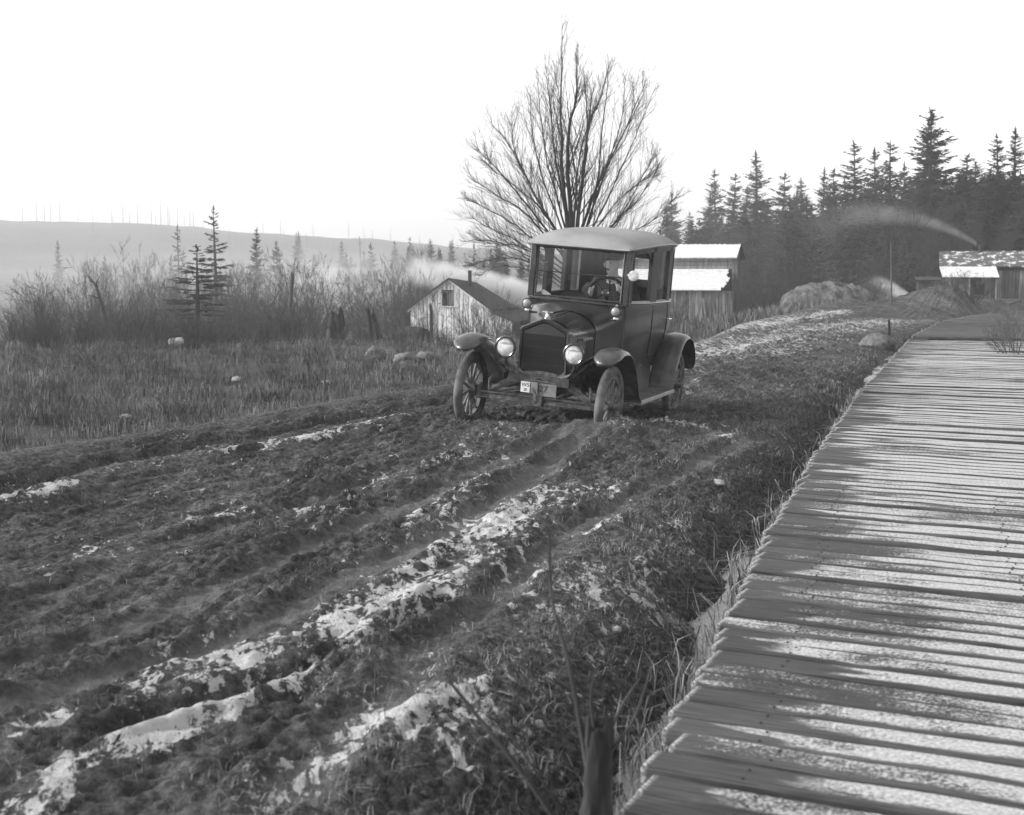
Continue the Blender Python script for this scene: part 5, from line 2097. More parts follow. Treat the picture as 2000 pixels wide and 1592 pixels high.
def limb(mb, pts, r0, r1, rr, twigs, tl):
    P = [Vector(p) for p in resample(pts, 14)]
    n_ = len(P)
    P = [p + Vector((rr.gauss(0, 0.012), rr.gauss(0, 0.012), rr.gauss(0, 0.012))) for p in P]
    R_ = [r0 + (r1 - r0) * (i / (n_ - 1)) ** 0.8 for i in range(n_)]
    mb.tube(P, R_, 6, cap=False)
    total = sum((P[i + 1] - P[i]).length for i in range(n_ - 1))
    for k in range(twigs):
        q = rr.uniform(0.12, 0.97)
        i = min(int(q * (n_ - 1)), n_ - 2)
        b = P[i].lerp(P[i + 1], q * (n_ - 1) - i)
        dd = (P[i + 1] - P[i]).normalized()
        side = dd.cross(Vector((rr.gauss(0, 1), rr.gauss(0, 1), rr.gauss(0, 1)))).normalized()
        an = rr.uniform(0.30, 0.70)
        nd = dd * math.cos(an) + side * math.sin(an) + Vector((0, 0, 0.18))
        grow(mb, b, nd, tl * total * rr.uniform(0.45, 1.25) * (1.35 - 1.0 * q), max(R_[i] * 0.34, 0.0045), 1 if rr.random() < 0.6 else 2, rr, 0.20, 0.14, 4, (0.35, 0.65), (2, 4), 5)


# --- the bare maple behind the car
TY = 31.0
tx = at_y(1122, 500, TY)[0]
tz = float(macro(tx, TY)) - 0.1
tree = thing('bare_tree', 'big leafless fan-shaped tree behind the car roof', 'tree', (tx, TY, tz))
trr2 = random.Random(21)
mb = MB()
base_pts = [(0, 0, 0), (0.02, 0, 0.6), (0, 0.02, 1.2)]
fork = at_y(1120, 470, TY)[2] - tz
mb.tube(base_pts + [(0.0, 0, fork)], [0.26, 0.19, 0.17, 0.13], 12)
trunk = build('trunk', mb, M['bark'], tree, smooth=True)
limbs = [  # pixel paths, radius, depth drift
    ([(1112, 470), (1098, 330), (1096, 180), (1098, 45)], 0.075, 0.2), ([(1118, 470), (1110, 280), (1126, 180), (1124, 105)], 0.08, -0.5),
    ([(1122, 470), (1140, 330), (1147, 260), (1140, 140)], 0.07, 0.5), ([(1124, 470), (1148, 260), (1172, 190), (1190, 130)], 0.055, -0.8),
    ([(1128, 480), (1160, 400), (1178, 240), (1190, 118)], 0.06, 0.9), ([(1128, 480), (1165, 370), (1210, 250), (1222, 145)], 0.055, 0.3),
    ([(1130, 490), (1185, 330), (1235, 220), (1262, 155)], 0.05, -1.2), ([(1130, 500), (1190, 380), (1240, 270), (1272, 190)], 0.045, 1.2),
    ([(1130, 520), (1190, 445), (1245, 390), (1290, 318)], 0.05, -0.6), ([(1130, 540), (1215, 470), (1275, 430), (1322, 385)], 0.042, 0.8),
    ([(1130, 530), (1210, 430), (1262, 330), (1284, 300)], 0.036, 1.6), ([(1128, 500), (1200, 400), (1260, 350), (1282, 345)], 0.03, -1.6),
    ([(1112, 480), (1075, 340), (1058, 250), (1050, 160)], 0.05, 0.8), ([(1110, 480), (1060, 350), (1040, 260), (1034, 185)], 0.045, -0.9),
    ([(1108, 490), (1050, 390), (1000, 290), (958, 238)], 0.055, 0.3), ([(1106, 500), (1030, 400), (970, 330), (928, 290)], 0.05, -1.0),
    ([(1106, 510), (1030, 420), (960, 375), (915, 345)], 0.048, 1.1), ([(1104, 520), (1020, 450), (955, 410), (908, 388)], 0.045, -0.3),
    ([(1104, 540), (1030, 490), (960, 470), (905, 472)], 0.04, 0.9), ([(1104, 560), (1030, 510), (965, 505), (912, 520)], 0.036, -1.0),
    ([(1108, 490), (1040, 370), (1005, 290), (1000, 215)], 0.045, 1.5), ([(1104, 530), (1010, 470), (945, 440), (918, 425)], 0.032, 1.9),
    ([(1104, 550), (1030, 500), (985, 480), (930, 470)], 0.03, -1.9), ([(1106, 480), (1050, 400), (985, 350), (940, 310)], 0.036, -2.0),
    ([(1118, 470), (1125, 330), (1100, 230), (1084, 135)], 0.045, 1.8), ([(1120, 470), (1130, 320), (1150, 230), (1162, 160)], 0.045, -2.0),
    ([(1124, 480), (1170, 350), (1225, 260), (1238, 170)], 0.04, 2.2), ([(1126, 560), (1200, 500), (1260, 470), (1300, 440)], 0.03, -1.2),
    ([(1106, 570), (1040, 530), (980, 520), (935, 540)], 0.028, 1.0), ([(1116, 470), (1085, 310), (1075, 220), (1068, 130)], 0.045, -1.6)]
for k, (pp, r_, drift) in enumerate(limbs):
    mb = MB()
    pts = []
    for i, (a, b) in enumerate(pp):
        q = i / (len(pp) - 1)
        Yp = TY + drift * q
        w_ = at_y(a, b, Yp)
        pts.append((w_[0] - tx, Yp - TY, w_[2] - tz))
    limb(mb, pts, r_ * (0.85 if k < 3 else 0.58), 0.005, trr2, 44 if k > 6 else 32, 0.34 if k > 6 else 0.25)
    build('limb', mb, M['twig'], tree, smooth=True)


# --- bare shrubs, saplings and brush
def shrub(seed, h, stems, spread, depth=2, r0=0.014, nchild=(3, 5)):
    rr = random.Random(seed)
    mb = MB()
    for k in range(stems):
        a = rr.uniform(0, 6.28)
        s_ = rr.uniform(0, spread)
        d = Vector((math.cos(a) * s_, math.sin(a) * s_, 1))
        grow(mb, (0.12 * h * math.cos(a) * rr.random(), 0.12 * h * math.sin(a) * rr.random(), 0), d, h * rr.uniform(0.6, 1.1), r0 * rr.uniform(0.6, 1.2), depth, rr, 0.1, 0.2, 4, (0.3, 0.75), nchild, 5)
    return mb.mesh('shrub', M['brush'])


SHRUB_ROUND = [shrub(600 + k, 1.0, 14, 1.0, 3, 0.011, (3, 4)) for k in range(4)]
SHRUB_UP = [shrub(620 + k, 1.0, 9, 0.4, 3, 0.010, (3, 4)) for k in range(4)]
SAPLING = [shrub(640 + k, 1.0, 3, 0.16, 2, 0.010, (7, 10)) for k in range(4)]
DARK_SAPLING = [shrub(680 + k, 1.0, 4, 0.2, 2, 0.009, (8, 11)) for k in range(4)]
for me_ in DARK_SAPLING:
    me_.materials[0] = M['dark_twig']
BRAMBLE = [shrub(660 + k, 1.0, 16, 1.5, 2, 0.010) for k in range(3)]


def put_shrub(name, label, cat, group, px, py, Y, me, h, rr, wide=1.0):
    """py None: on the ground at depth Y; else top of the plant at that pixel"""
    x = (px - 1000) / F * Y
    zg = float(surface(x, Y)) - 0.03
    if py is not None:
        h = at_y(px, py, Y)[2] - zg
    o = link(name, me, None, (x, Y, zg), (0, 0, rr.uniform(0, 6.28)), (h * wide, h * wide, h))
    return tag(o, label, cat, group)


srr = random.Random(88)
for (px, py, Y, lib, wide, lab) in (
        (130, 558, 36, SHRUB_ROUND, 1.0, 'large dense leafless bush at the far left of the field'),
        (85, 590, 34, SHRUB_ROUND, 0.8, 'lower leafless bush against the left edge beside the large bush'),
        (165, 585, 37, SHRUB_ROUND, 0.7, 'leafless bush on the right flank of the large dense bush'),
        (245, 575, 36, SHRUB_UP, 0.8, 'upright twiggy bush between the leaning dead tree and the hemlock'),
        (280, 590, 38, SHRUB_UP, 0.8, 'twiggy bush just left of the young hemlock'),
        (320, 640, 25, SHRUB_UP, 0.9, 'small dark leafy-topped shrub above the pale slab'),
        (300, 655, 26, SHRUB_ROUND, 0.8, 'low dark shrub left of the pale slab'),
        (515, 545, 44, SHRUB_UP, 0.7, 'tall bare shrub left of the broken pole'),
        (490, 575, 45, SHRUB_ROUND, 0.7, 'rounded bare shrub beside the tall bare shrub'),
        (605, 590, 44, SHRUB_UP, 0.6, 'thin bare shrub right of the broken pole'),
        (845, 560, 49, SHRUB_UP, 0.6, 'bare shrub before the left slope of the white hut'),
        (925, 585, 47, SHRUB_UP, 0.8, 'twiggy bush screening the right half of the white hut'),
        (955, 592, 46, SHRUB_ROUND, 0.7, 'bushy scrub under the right eave of the white hut'),
        (985, 596, 45, SHRUB_UP, 0.7, 'scrub between the white hut and the car'),
        (960, 500, 60, SAPLING, 0.8, 'fine bare sapling standing in the smoke behind the white hut'),
        (800, 520, 62, SAPLING, 0.8, 'thin bare sapling left behind the white hut'),
        (1955, 610, 24, SHRUB_UP, 0.8, 'dark bare bush at the right edge beside the boardwalk'),
        (1985, 600, 22, SHRUB_ROUND, 0.9, 'bush overhanging the boardwalk at the right edge'),
        (1862, 528, 47.5, SHRUB_ROUND, 1.3, 'dark brush heap in front of the far cabin'),
        (1835, 545, 47, SHRUB_ROUND, 1.2, 'low brush on the mound left of the cabin window'),
        (1900, 540, 47.8, SHRUB_ROUND, 1.2, 'low brush on the mound right of the cabin window'),
        (1712, 545, 53, SHRUB_ROUND, 1.0, 'dark brush on the right half of the dirt bank'),
        (1722, 556, 52.2, SHRUB_ROUND, 0.9, 'dark thicket filling the right end of the dirt bank'),
        (1700, 552, 52.6, SHRUB_ROUND, 0.9, 'dark thicket beside the slender pole on the dirt bank'),
        (1585, 580, 52.0, BRAMBLE, 1.0, 'bramble at the left foot of the dirt bank'),
        (1690, 560, 52.3, BRAMBLE, 0.8, 'dark scrub at the foot of the dirt bank')):
    put_shrub('bare_shrub', lab, 'shrub', None, px, py, Y, srr.choice(lib), 1, srr, wide)
# brush line across the back of the field
line = []
for k in range(150):
    px = srr.uniform(20, 1330)
    line.append((px, srr.uniform(26, 46)))
for k in range(80):
    line.append((srr.uniform(20, 560), srr.uniform(24, 38)))
line.sort()
for k, (px, Y) in enumerate(line):
    me = srr.choice(SHRUB_ROUND + SHRUB_ROUND + SHRUB_UP + BRAMBLE)
    h = srr.uniform(0.5, 1.1) * (0.75 if Y < 31 else 1.0)
    if px > 700 and Y < 40:
        h *= 0.8
    put_shrub('bare_shrub', 'leafless scrub in the brush line behind the left field, %s from the left' % ordinal(k), 'shrub', 'scrub of the brush line', px, None, Y, me, h, srr, srr.uniform(0.8, 1.1))
# taller thicket behind the brush line, fading into the haze
back = sorted((srr.uniform(25, 880), srr.uniform(50, 120)) for q in range(95))
for k, (px, Y) in enumerate(back):
    top = float(np.interp(px, [25, 250, 450, 700, 880], [585, 560, 560, 575, 560])) + srr.gauss(0, 18)
    put_shrub('bare_thicket', 'hazy bare thicket behind the brush line, %s from the left' % ordinal(k), 'shrub', 'hazy thickets behind the brush line', px, top, Y, srr.choice(SHRUB_ROUND + SHRUB_UP + SAPLING), 1, srr, srr.uniform(0.6, 0.9))
# dead weed clumps scattered over the field
weeds = sorted((srr.uniform(20, 860), srr.uniform(13.5, 27)) for k in range(70))
weeds = [w for w in weeds if (w[0] - 1000) / F * w[1] < float(Lx(w[1])) - 0.6]
for k, (px, Y) in enumerate(weeds):
    if (px - 1000) / F * Y > float(Lx(Y)) - 0.6:
        continue
    put_shrub('dead_weed', 'dark dead weed clump in the left field grass, %s from the left' % ordinal(k), 'weed', 'dead weeds in the left field', px, None, Y, srr.choice(BRAMBLE + SHRUB_UP + SHRUB_ROUND), srr.uniform(0.16, 0.42) * (1.5 if px < 420 and Y > 19 else 1.0), srr, 1.1)
# alder saplings in front of the wood
ald = []
for k, px in enumerate(sorted(srr.uniform(880, 1060) for q in range(18))):
    put_shrub('alder_sapling', 'pale bare sapling in the smoke behind the white hut, %s from the left' % ordinal(k), 'sapling', 'saplings behind the white hut', px, None, srr.uniform(66, 90), srr.choice(SAPLING), srr.uniform(2.6, 4.4), srr, 0.8)
for k in range(110):
    px = srr.uniform(1270, 2060)
    Y = srr.uniform(68, 100)
    ald.append((px, Y))
for k, (px, Y) in enumerate(sorted(ald)):
    h = srr.uniform(2.2, 4.6)
    put_shrub('alder_sapling', 'grey leafless sapling in the thicket below the conifers, %s from the left' % ordinal(k), 'sapling', 'alder saplings below the right-hand wood', px, None, Y, srr.choice(DARK_SAPLING), h, srr, 0.75)
for k, px in enumerate(sorted(srr.uniform(1440, 1640) for q in range(26))):
    Y = srr.uniform(52, 66)
    put_shrub('bare_shrub', 'low grey scrub between the shed and the dirt bank, %s from the left' % ordinal(k), 'shrub', 'scrub by the shed', px, None, Y, srr.choice(SHRUB_ROUND + BRAMBLE), srr.uniform(0.5, 1.0), srr)

# forked dead tree at the left
rr = random.Random(17)
DY = 35.0
dx = at_y(212, 640, DY)[0]
dz = float(macro(dx, DY))
dead = thing('dead_tree', 'crooked forked dead tree leaning left above the brush', 'tree', (dx, DY, dz))
mb = MB()
def dpt(px, py, o=0.0):
    w_ = at_y(px, py, DY + o)
    return (w_[0] - dx, o, w_[2] - dz)
mb.tube([(0, 0, 0), dpt(206, 620), dpt(196, 585), dpt(190, 565)], [0.06, 0.05, 0.04, 0.032], 7)
build('trunk', mb, M['bark'], dead)
for pts in ([(190, 565), (182, 550), (172, 537)], [(190, 565), (188, 552), (195, 541)], [(196, 585), (182, 578), (172, 577)], [(185, 553), (177, 549), (172, 541)]):
    mb = MB()
    mb.tube([dpt(a, b, rr.gauss(0, 0.05)) for a, b in pts], [0.026, 0.018, 0.007], 5)
    build('branch', mb, M['bark'], dead)


# --- grass: far too many blades to count
def blades(name, xs, yshape, zs, hs, widths, lean, mat, rng):
    n_ = len(xs)
    a = rng.uniform(0, 2 * PI, n_)
    la = rng.uniform(0, 2 * PI, n_)
    le = np.abs(rng.normal(0, lean, n_))
    wx_, wy2 = np.cos(a) * widths, np.sin(a) * widths
    lx, ly = np.cos(la) * le * hs, np.sin(la) * le * hs
    b0 = np.stack([xs - wx_, yshape - wy2, zs - 0.02], -1)
    b1 = np.stack([xs + wx_, yshape + wy2, zs - 0.02], -1)
    m0 = np.stack([xs - wx_ * 0.8 + lx * 0.35, yshape - wy2 * 0.8 + ly * 0.35, zs + hs * 0.6], -1)
    m1 = np.stack([xs + wx_ * 0.8 + lx * 0.35, yshape + wy2 * 0.8 + ly * 0.35, zs + hs * 0.6], -1)
    tp = np.stack([xs + lx * 1.1, yshape + ly * 1.1, zs + hs * np.clip(1.05 - 0.5 * le, 0.4, 1.0)], -1)
    V = np.stack([b0, b1, m1, m0, tp], 1).reshape(-1, 3)
    i = np.arange(n_) * 5
    q = np.stack([i, i + 1, i + 2, i + 3], -1)
    t = np.stack([i + 3, i + 2, i + 4], -1)
    o = link(name, np_mesh(name, V, q, mat, smooth=False, tris=t))
    o['kind'] = 'stuff'
    return o


n_ = 95000
gy = 9.0 + 30.0 * RNG.random(n_) ** 1.25
d_ = -0.05 + RNG.random(n_) * (Lx(gy) + 0.43 * gy + 1.0)
gx = Lx(gy) - d_
clump = fbm(gx / 0.8, gy / 1.1, 3, 90)
keep = RNG.random(n_) < np.clip(0.55 + 1.3 * clump, 0.08, 1)
gx, gy, clump = gx[keep], gy[keep], clump[keep]
gz = macro(gx, gy)
gh = RNG.uniform(0.04, 0.19, len(gx)) * (0.75 + 0.9 * np.clip(clump, -0.3, 0.6)) * (0.6 + 0.4 * sm(0, 1.5, Lx(gy) - gx))
blades('field_grass', gx, gy, gz, gh, RNG.uniform(0.002, 0.0045, len(gx)) * (0.6 + gy / 22), 0.75, M['grass'], RNG)
# verge grass between the ruts and the boardwalk
n_ = 60000
vy = 2.2 + 22 * RNG.random(n_) ** 1.9
rd = np.abs(RNG.normal(0.55, 0.45, n_))
vx = Bx(vy) - rd
keep = (rd * (1 + 0.9 * sm(9, 20, vy)) < 1.5) & (RNG.random(n_) < np.clip(0.25 + 2.4 * fbm(vx / 0.35, vy / 0.4, 3, 95), 0.02, 1)) & (rd > 0.02)
vx, vy, rd = vx[keep], vy[keep], rd[keep]
vz = road_height(vx, vy)[0]
keep = (vz > -0.27) & (vz > -0.29 + 0.19 * sm(10, 26, vy))
vx, vy, vz, rd = vx[keep], vy[keep], vz[keep], rd[keep]
vh = RNG.uniform(0.015, 0.06, len(vx)) * (1 + 1.9 * (rd < 0.28))
blades('verge_grass', vx, vy, vz, vh, RNG.uniform(0.0007, 0.0017, len(vx)) * (0.7 + vy / 11), 1.7, M['straw'], RNG)
# long bent grass hanging over the ditch
n_ = 9000
dy_ = 2.6 + 16 * RNG.random(n_) ** 1.7
dd_ = np.abs(RNG.normal(0.06, 0.17, n_))
keep = (dd_ < 0.6) & (RNG.random(n_) < np.clip(0.2 + 3.0 * fbm(dy_ / 0.35, dy_ * 0, 2, 97), 0.02, 1))
dy_, dd_ = dy_[keep], dd_[keep]
blades('ditch_grass', Bx(dy_) - dd_, dy_, np.full(len(dy_), -0.31) + 0.19 * sm(10, 26, dy_), RNG.uniform(0.12, 0.34, len(dy_)), RNG.uniform(0.0018, 0.0034, len(dy_)) * (0.7 + dy_ / 12), 1.1, M['pale_straw'], RNG)
# straw trodden into the road
n_ = 42000
ty_ = 2.5 + 30 * RNG.random(n_) ** 1.8
tx_ = Lx(ty_) + (Bx(ty_) - Lx(ty_)) * RNG.random(n_)
keep = (np.abs(tx_) < 0.42 * ty_ + 0.6) & (RNG.random(n_) < np.clip(0.3 + 1.8 * fbm(tx_ / 0.6, ty_ / 0.8, 3, 99), 0.03, 1))
tx_, ty_ = tx_[keep], ty_[keep]
blades('road_straw', tx_, ty_, road_height(tx_, ty_)[0] + 0.004, RNG.uniform(0.012, 0.04, len(tx_)), RNG.uniform(0.0007, 0.0015, len(tx_)) * (0.7 + ty_ / 9), 2.2, M['straw'], RNG)
# grass on the right of the boardwalk and by the mound
n_ = 14000
ry = 8 + 45 * RNG.random(n_)
rx = Bx(ry) + 2.5 + RNG.random(n_) * 6
blades('bank_grass', rx, ry, macro(rx, ry), RNG.uniform(0.1, 0.4, n_), RNG.uniform(0.004, 0.008, n_) * (0.6 + ry / 22), 0.4, M['grass'], RNG)
# grass in front of the shed
n_ = 16000
sy = 30 + 34 * RNG.random(n_)
sx_ = Lx(sy) - 0.1 - RNG.random(n_) * 9
blades('shed_grass', sx_, sy, macro(sx_, sy), RNG.uniform(0.12, 0.4, n_), RNG.uniform(0.006, 0.012, n_) * (0.4 + sy / 28), 0.35, M['grass'], RNG)


# ================================================================== SMALL THINGS
def rock(seed, flat=0.7, rough=0.25):
    rr = np.random.default_rng(seed)
    me = bpy.data.meshes.new('stone')
    import bmesh
    bm = bmesh.new()
    bmesh.ops.create_icosphere(bm, subdivisions=3, radius=1.0)
    k = rr.uniform(0, 50)
    for v in bm.verts:
        c = v.co
        n1 = float(vnoise(np.array(c.x * 1.3 + k), np.array(c.y * 1.3 + c.z * 1.7 + k), seed))
        n2 = float(vnoise(np.array(c.x * 3.1 + k), np.array(c.y * 3.1 - c.z * 2.9), seed + 1))
        s_ = 1 + rough * n1 + 0.35 * rough * n2
        v.co = Vector((c.x * s_, c.y * s_ * 0.8, c.z * s_ * flat))
    bm.to_mesh(me)
    bm.free()
    me.polygons.foreach_set('use_smooth', [True] * len(me.polygons))
    return me


def put_rock(label, px, py, width_px, mat, seed, flat=0.7, sink=0.35, z=None):
    p = at_z(px, py, 0.0)
    zg = surface(p[0], p[1])
    p = at_z(px, py, zg)
    r_ = width_px / F * p[1] / 2
    me = rock(seed, flat, 0.14 if width_px > 60 else 0.25)
    me.materials.append(mat)
    o = link('stone', me, None, (p[0], p[1], surface(p[0], p[1]) + r_ * flat * (1 - 2 * sink) * 0.8), (0, 0, seed * 1.7), (r_, r_, r_))
    return tag(o, label, 'stone')


put_rock('large rounded boulder on the verge just left of the far boardwalk bend', 1712, 676, 84, M['stone'], 1, 0.62, 0.5)
put_rock('round pale stone lying in the ditch bank near the foreground', 1205, 1262, 20, M['pale_stone'], 2, 0.8, 0.1)
put_rock('pale flat stone in the verge beside the boardwalk middle', 1402, 962, 36, M['pale_stone'], 3, 0.4, 0.3)
put_rock('rounded grey boulder in the field left of the car fender', 733, 702, 40, M['stone'], 4, 0.9, 0.2)
put_rock('low grey rock right of the rounded boulder in the field', 790, 700, 54, M['stone'], 5, 0.5, 0.3)
put_rock('second low rock nearest the car fender in the field', 832, 692, 44, M['stone'], 6, 0.5, 0.3)
put_rock('pale rock in the near field at the left', 246, 815, 26, M['pale_stone'], 7, 0.4, 0.5)
put_rock('small pale stone in the field below the hemlock', 360, 785, 16, M['pale_stone'], 8, 0.7, 0.2)
put_rock('small pale stone at the road edge left', 492, 818, 24, M['pale_stone'], 9, 0.35, 0.3)
put_rock('white stone beside the foreground stump', 1052, 1450, 28, M['pale_stone'], 10, 0.8, 0.3)
put_rock('pale stone at the shed side of the far road', 1482, 600, 14, M['pale_stone'], 11, 0.5, 0.2)
put_rock('small pale stone in the field left of the rocks', 640, 742, 22, M['pale_stone'], 13, 0.4, 0.3)
put_rock('pale stone half hidden in the middle of the field', 462, 728, 24, M['pale_stone'], 14, 0.5, 0.3)

# pale slab lying in the brush at the left
p = at_z(345, 694, 0.05)
mb = MB()
mb.box(-0.13, 0.13, -0.08, 0.08, 0, 0.09, 0.03)
o = build('frosted_slab', mb, M['pale_stone'], None, fix=True, loc=(p[0], p[1], surface(p[0], p[1]) + 0.08), rot=(0.5, -0.12, 0.2))
autosmooth(o, 40)
tag(o, 'bright white frosted slab lying under the dark shrub at the left', 'slab')


def post(name, label, cat, pts_px, Y, r0, r1, mat, rag=True, seed=0):
    rr = random.Random(seed)
    bx_ = at_y(pts_px[0][0], pts_px[0][1], Y)
    zg = float(macro(bx_[0], Y)) - 0.1
    mb = MB()
    pts = [(0, 0, 0)] + [(at_y(a, b, Y)[0] - bx_[0], 0, at_y(a, b, Y)[2] - zg) for a, b in pts_px[1:]]
    n_ = len(pts)
    fin = []
    for i in range(n_ - 1):
        a, b = Vector(pts[i]), Vector(pts[i + 1])
        for k in range(4):
            fin.append(a.lerp(b, k / 4) + Vector((rr.gauss(0, r0 * 0.08), rr.gauss(0, r0 * 0.08), 0)))
    fin.append(Vector(pts[-1]))
    R_ = [r0 + (r1 - r0) * i / (len(fin) - 1) for i in range(len(fin))]
    R_ = [r * rr.uniform(0.88, 1.1) for r in R_]
    mb.tube(fin, R_, 9, cap=False)
    top = fin[-1]
    if rag:
        for k in range(4):
            a = rr.uniform(0, 6.28)
            q = Vector((math.cos(a) * r1 * 0.6, math.sin(a) * r1 * 0.6, 0))
            mb.tube([top + q - Vector((0, 0, r1)), top + q * 1.1 + Vector((0, 0, r1 * rr.uniform(0.6, 2.2)))], [r1 * 0.5, r1 * 0.12], 5)
    o = build(name, mb, mat, None, loc=(bx_[0], Y, zg))
    autosmooth(o, 60)
    return tag(o, label, cat)


post('broken_pole', 'tall broken pole standing alone in the misty field', 'pole', [(563, 648), (566, 600), (571, 545), (571, 536)], 40, 0.075, 0.055, M['pole'], True, 1)
post('charred_stump', 'thick charred stump left of the pair of broken snags', 'stump', [(655, 690), (656, 650), (658, 622)], 30, 0.26, 0.17, M['log'], True, 2)
post('charred_stump', 'thin splintered spike beside the thick charred stump', 'stump', [(645, 690), (648, 640), (650, 615)], 29.6, 0.07, 0.04, M['log'], True, 3)
post('charred_stump', 'tall leaning splinter stump right of the thick charred stump', 'stump', [(726, 660), (722, 630), (717, 604)], 36, 0.10, 0.05, M['log'], True, 4)
post('charred_stump', 'short blunt stump touching the leaning splinter stump', 'stump', [(735, 660), (733, 635), (728, 614)], 36.4, 0.10, 0.08, M['log'], True, 5)
post('field_stake', 'short dark stake with a fork in the middle of the field', 'stake', [(610, 742), (604, 725), (601, 708)], 20, 0.03, 0.02, M['log'], True, 6)
post('field_stake', 'short dark stake leaning right in the middle of the field', 'stake', [(612, 742), (618, 722), (624, 706)], 20.1, 0.035, 0.025, M['log'], True, 7)
post('field_stake', 'dark weathered stub near the road edge in the field', 'stake', [(510, 815), (511, 795), (512, 775)], 16.4, 0.04, 0.03, M['pole'], True, 8)
post('field_stake', 'slim stake at the road edge right of the dark stub', 'stake', [(633, 800), (634, 760), (634, 722)], 17.2, 0.016, 0.012, M['pole'], False, 9)
post('field_stake', 'small stake behind the dark stub in the field', 'stake', [(521, 772), (520, 755), (518, 745)], 18.6, 0.025, 0.02, M['log'], True, 10)
post('fence_post', 'thin grey post before the left wall of the white hut', 'post', [(842, 640), (842, 615), (841, 596)], 46, 0.06, 0.05, M['log'], True, 11)
post('utility_pole', 'slender pole beside the road at the foot of the wood', 'pole', [(1741, 612), (1741, 540), (1740, 470)], 48, 0.035, 0.02, M['pole'], False, 12)
post('marker_post', 'short dark post by the verge near the far boulder', 'post', [(1737, 655), (1737, 640), (1736, 625)], 31, 0.03, 0.025, M['log'], True, 13)

# stacked dark logs left of the hut
p = at_y(800, 640, 42)
zg = float(macro(p[0], 42))
for k, (dx_, dz_, r_, lab) in enumerate(((-0.36, 0.22, 0.24, 'left bottom log of the dark log pile before the hut'), (0.16, 0.22, 0.24, 'middle bottom log of the dark log pile before the hut'), (0.66, 0.2, 0.22, 'right bottom log of the dark log pile before the hut'), (-0.1, 0.64, 0.23, 'upper left log of the dark log pile before the hut'), (0.44, 0.62, 0.22, 'upper right log of the dark log pile before the hut'), (0.18, 1.02, 0.2, 'topmost log of the dark log pile before the hut'))):
    mb = MB()
    mb.tube([(0, -0.6, 0), (0.01, 0.0, 0.02), (0, 0.7, 0)], [r_, r_ * 1.04, r_ * 0.95], 12)
    o = build('dark_log', mb, M['log'], None, loc=(p[0] + dx_, 42, zg + dz_ + 0.1), rot=(0, 0, 0.1 * k))
    autosmooth(o, 50)
    tag(o, lab, 'log', 'dark log pile')

# cut stump with bare shoots in the near foreground
FX, FY = 0.228, 3.5
fz = -0.25
fst = thing('sprouting_stump', 'dark cut stump with bare shoots at the bottom edge beside the boardwalk', 'stump', (FX, FY, fz))
rr = random.Random(3)
mb = MB()
zz = np.linspace(0, 0.67, 16)
mb.tube([(0.006 * math.sin(9 * z), 0.005 * math.cos(7 * z), z) for z in zz], [(0.042 - 0.006 * z / 0.67) * rr.uniform(0.84, 1.16) for z in zz], 14)
mb.v = [(x * (1 + 0.16 * math.sin(31 * math.atan2(y, x) + 20 * z)), y * (1 + 0.16 * math.sin(23 * math.atan2(y, x) + 26 * z)), z) for x, y, z in mb.v]
for k in range(7):
    a = k * 0.9
    mb.tube([(0.026 * math.cos(a), 0.026 * math.sin(a), 0.63), (0.03 * math.cos(a), 0.03 * math.sin(a), 0.68 + 0.05 * rr.random())], [0.016, 0.004], 5)
o = build('trunk', mb, M['log'], fst)
autosmooth(o, 50)
for (pts, r_) in (([(0, 0, 0.36), (-0.02, -0.02, 0.47), (-0.015, -0.02, 0.53)], 0.007), ([(0.01, 0, 0.38), (0.05, 0, 0.47), (0.09, 0.02, 0.52)], 0.006), ([(0.02, 0, 0.36), (0.08, 0.02, 0.44), (0.115, 0.03, 0.55)], 0.005),
                  ([(-0.02, 0, 0.30), (-0.06, 0.06, 0.52), (-0.10, 0.14, 0.66), (-0.105, 0.17, 0.80)], 0.009), ([(-0.03, 0, 0.12), (-0.14, 0.02, 0.28), (-0.26, 0.05, 0.42), (-0.33, 0.07, 0.50)], 0.010),
                  ([(-0.02, 0, 0.1), (-0.10, 0.02, 0.26), (-0.20, 0.04, 0.40)], 0.006)):
    mb = MB()
    P = resample([(p_[0] * 1.2, p_[1] * 1.2, p_[2] * 1.25 + 0.15) for p_ in pts], 9)
    mb.tube(P, [r_ * (1 - 0.6 * i / 8) for i in range(9)], 6)
    o = build('shoot', mb, M['bark'], fst)
    autosmooth(o, 60)


# ================================================================== SMOKE AND HAZE
def volume_mat(name, build_density, anis=0.2, col=1.0):
    m = bpy.data.materials.new(name)
    m.use_nodes = True
    nt = m.node_tree
    nt.nodes.clear()
    out = nt.nodes.new('ShaderNodeOutputMaterial')
    pv = nt.nodes.new('ShaderNodeVolumePrincipled')
    pv.inputs['Color'].default_value = (col, col, col, 1)
    pv.inputs['Anisotropy'].default_value = anis
    d = build_density(nt)
    if isinstance(d, float):
        pv.inputs['Density'].default_value = d
    else:
        nt.links.new(d, pv.inputs['Density'])
    nt.links.new(pv.outputs[0], out.inputs['Volume'])
    return m


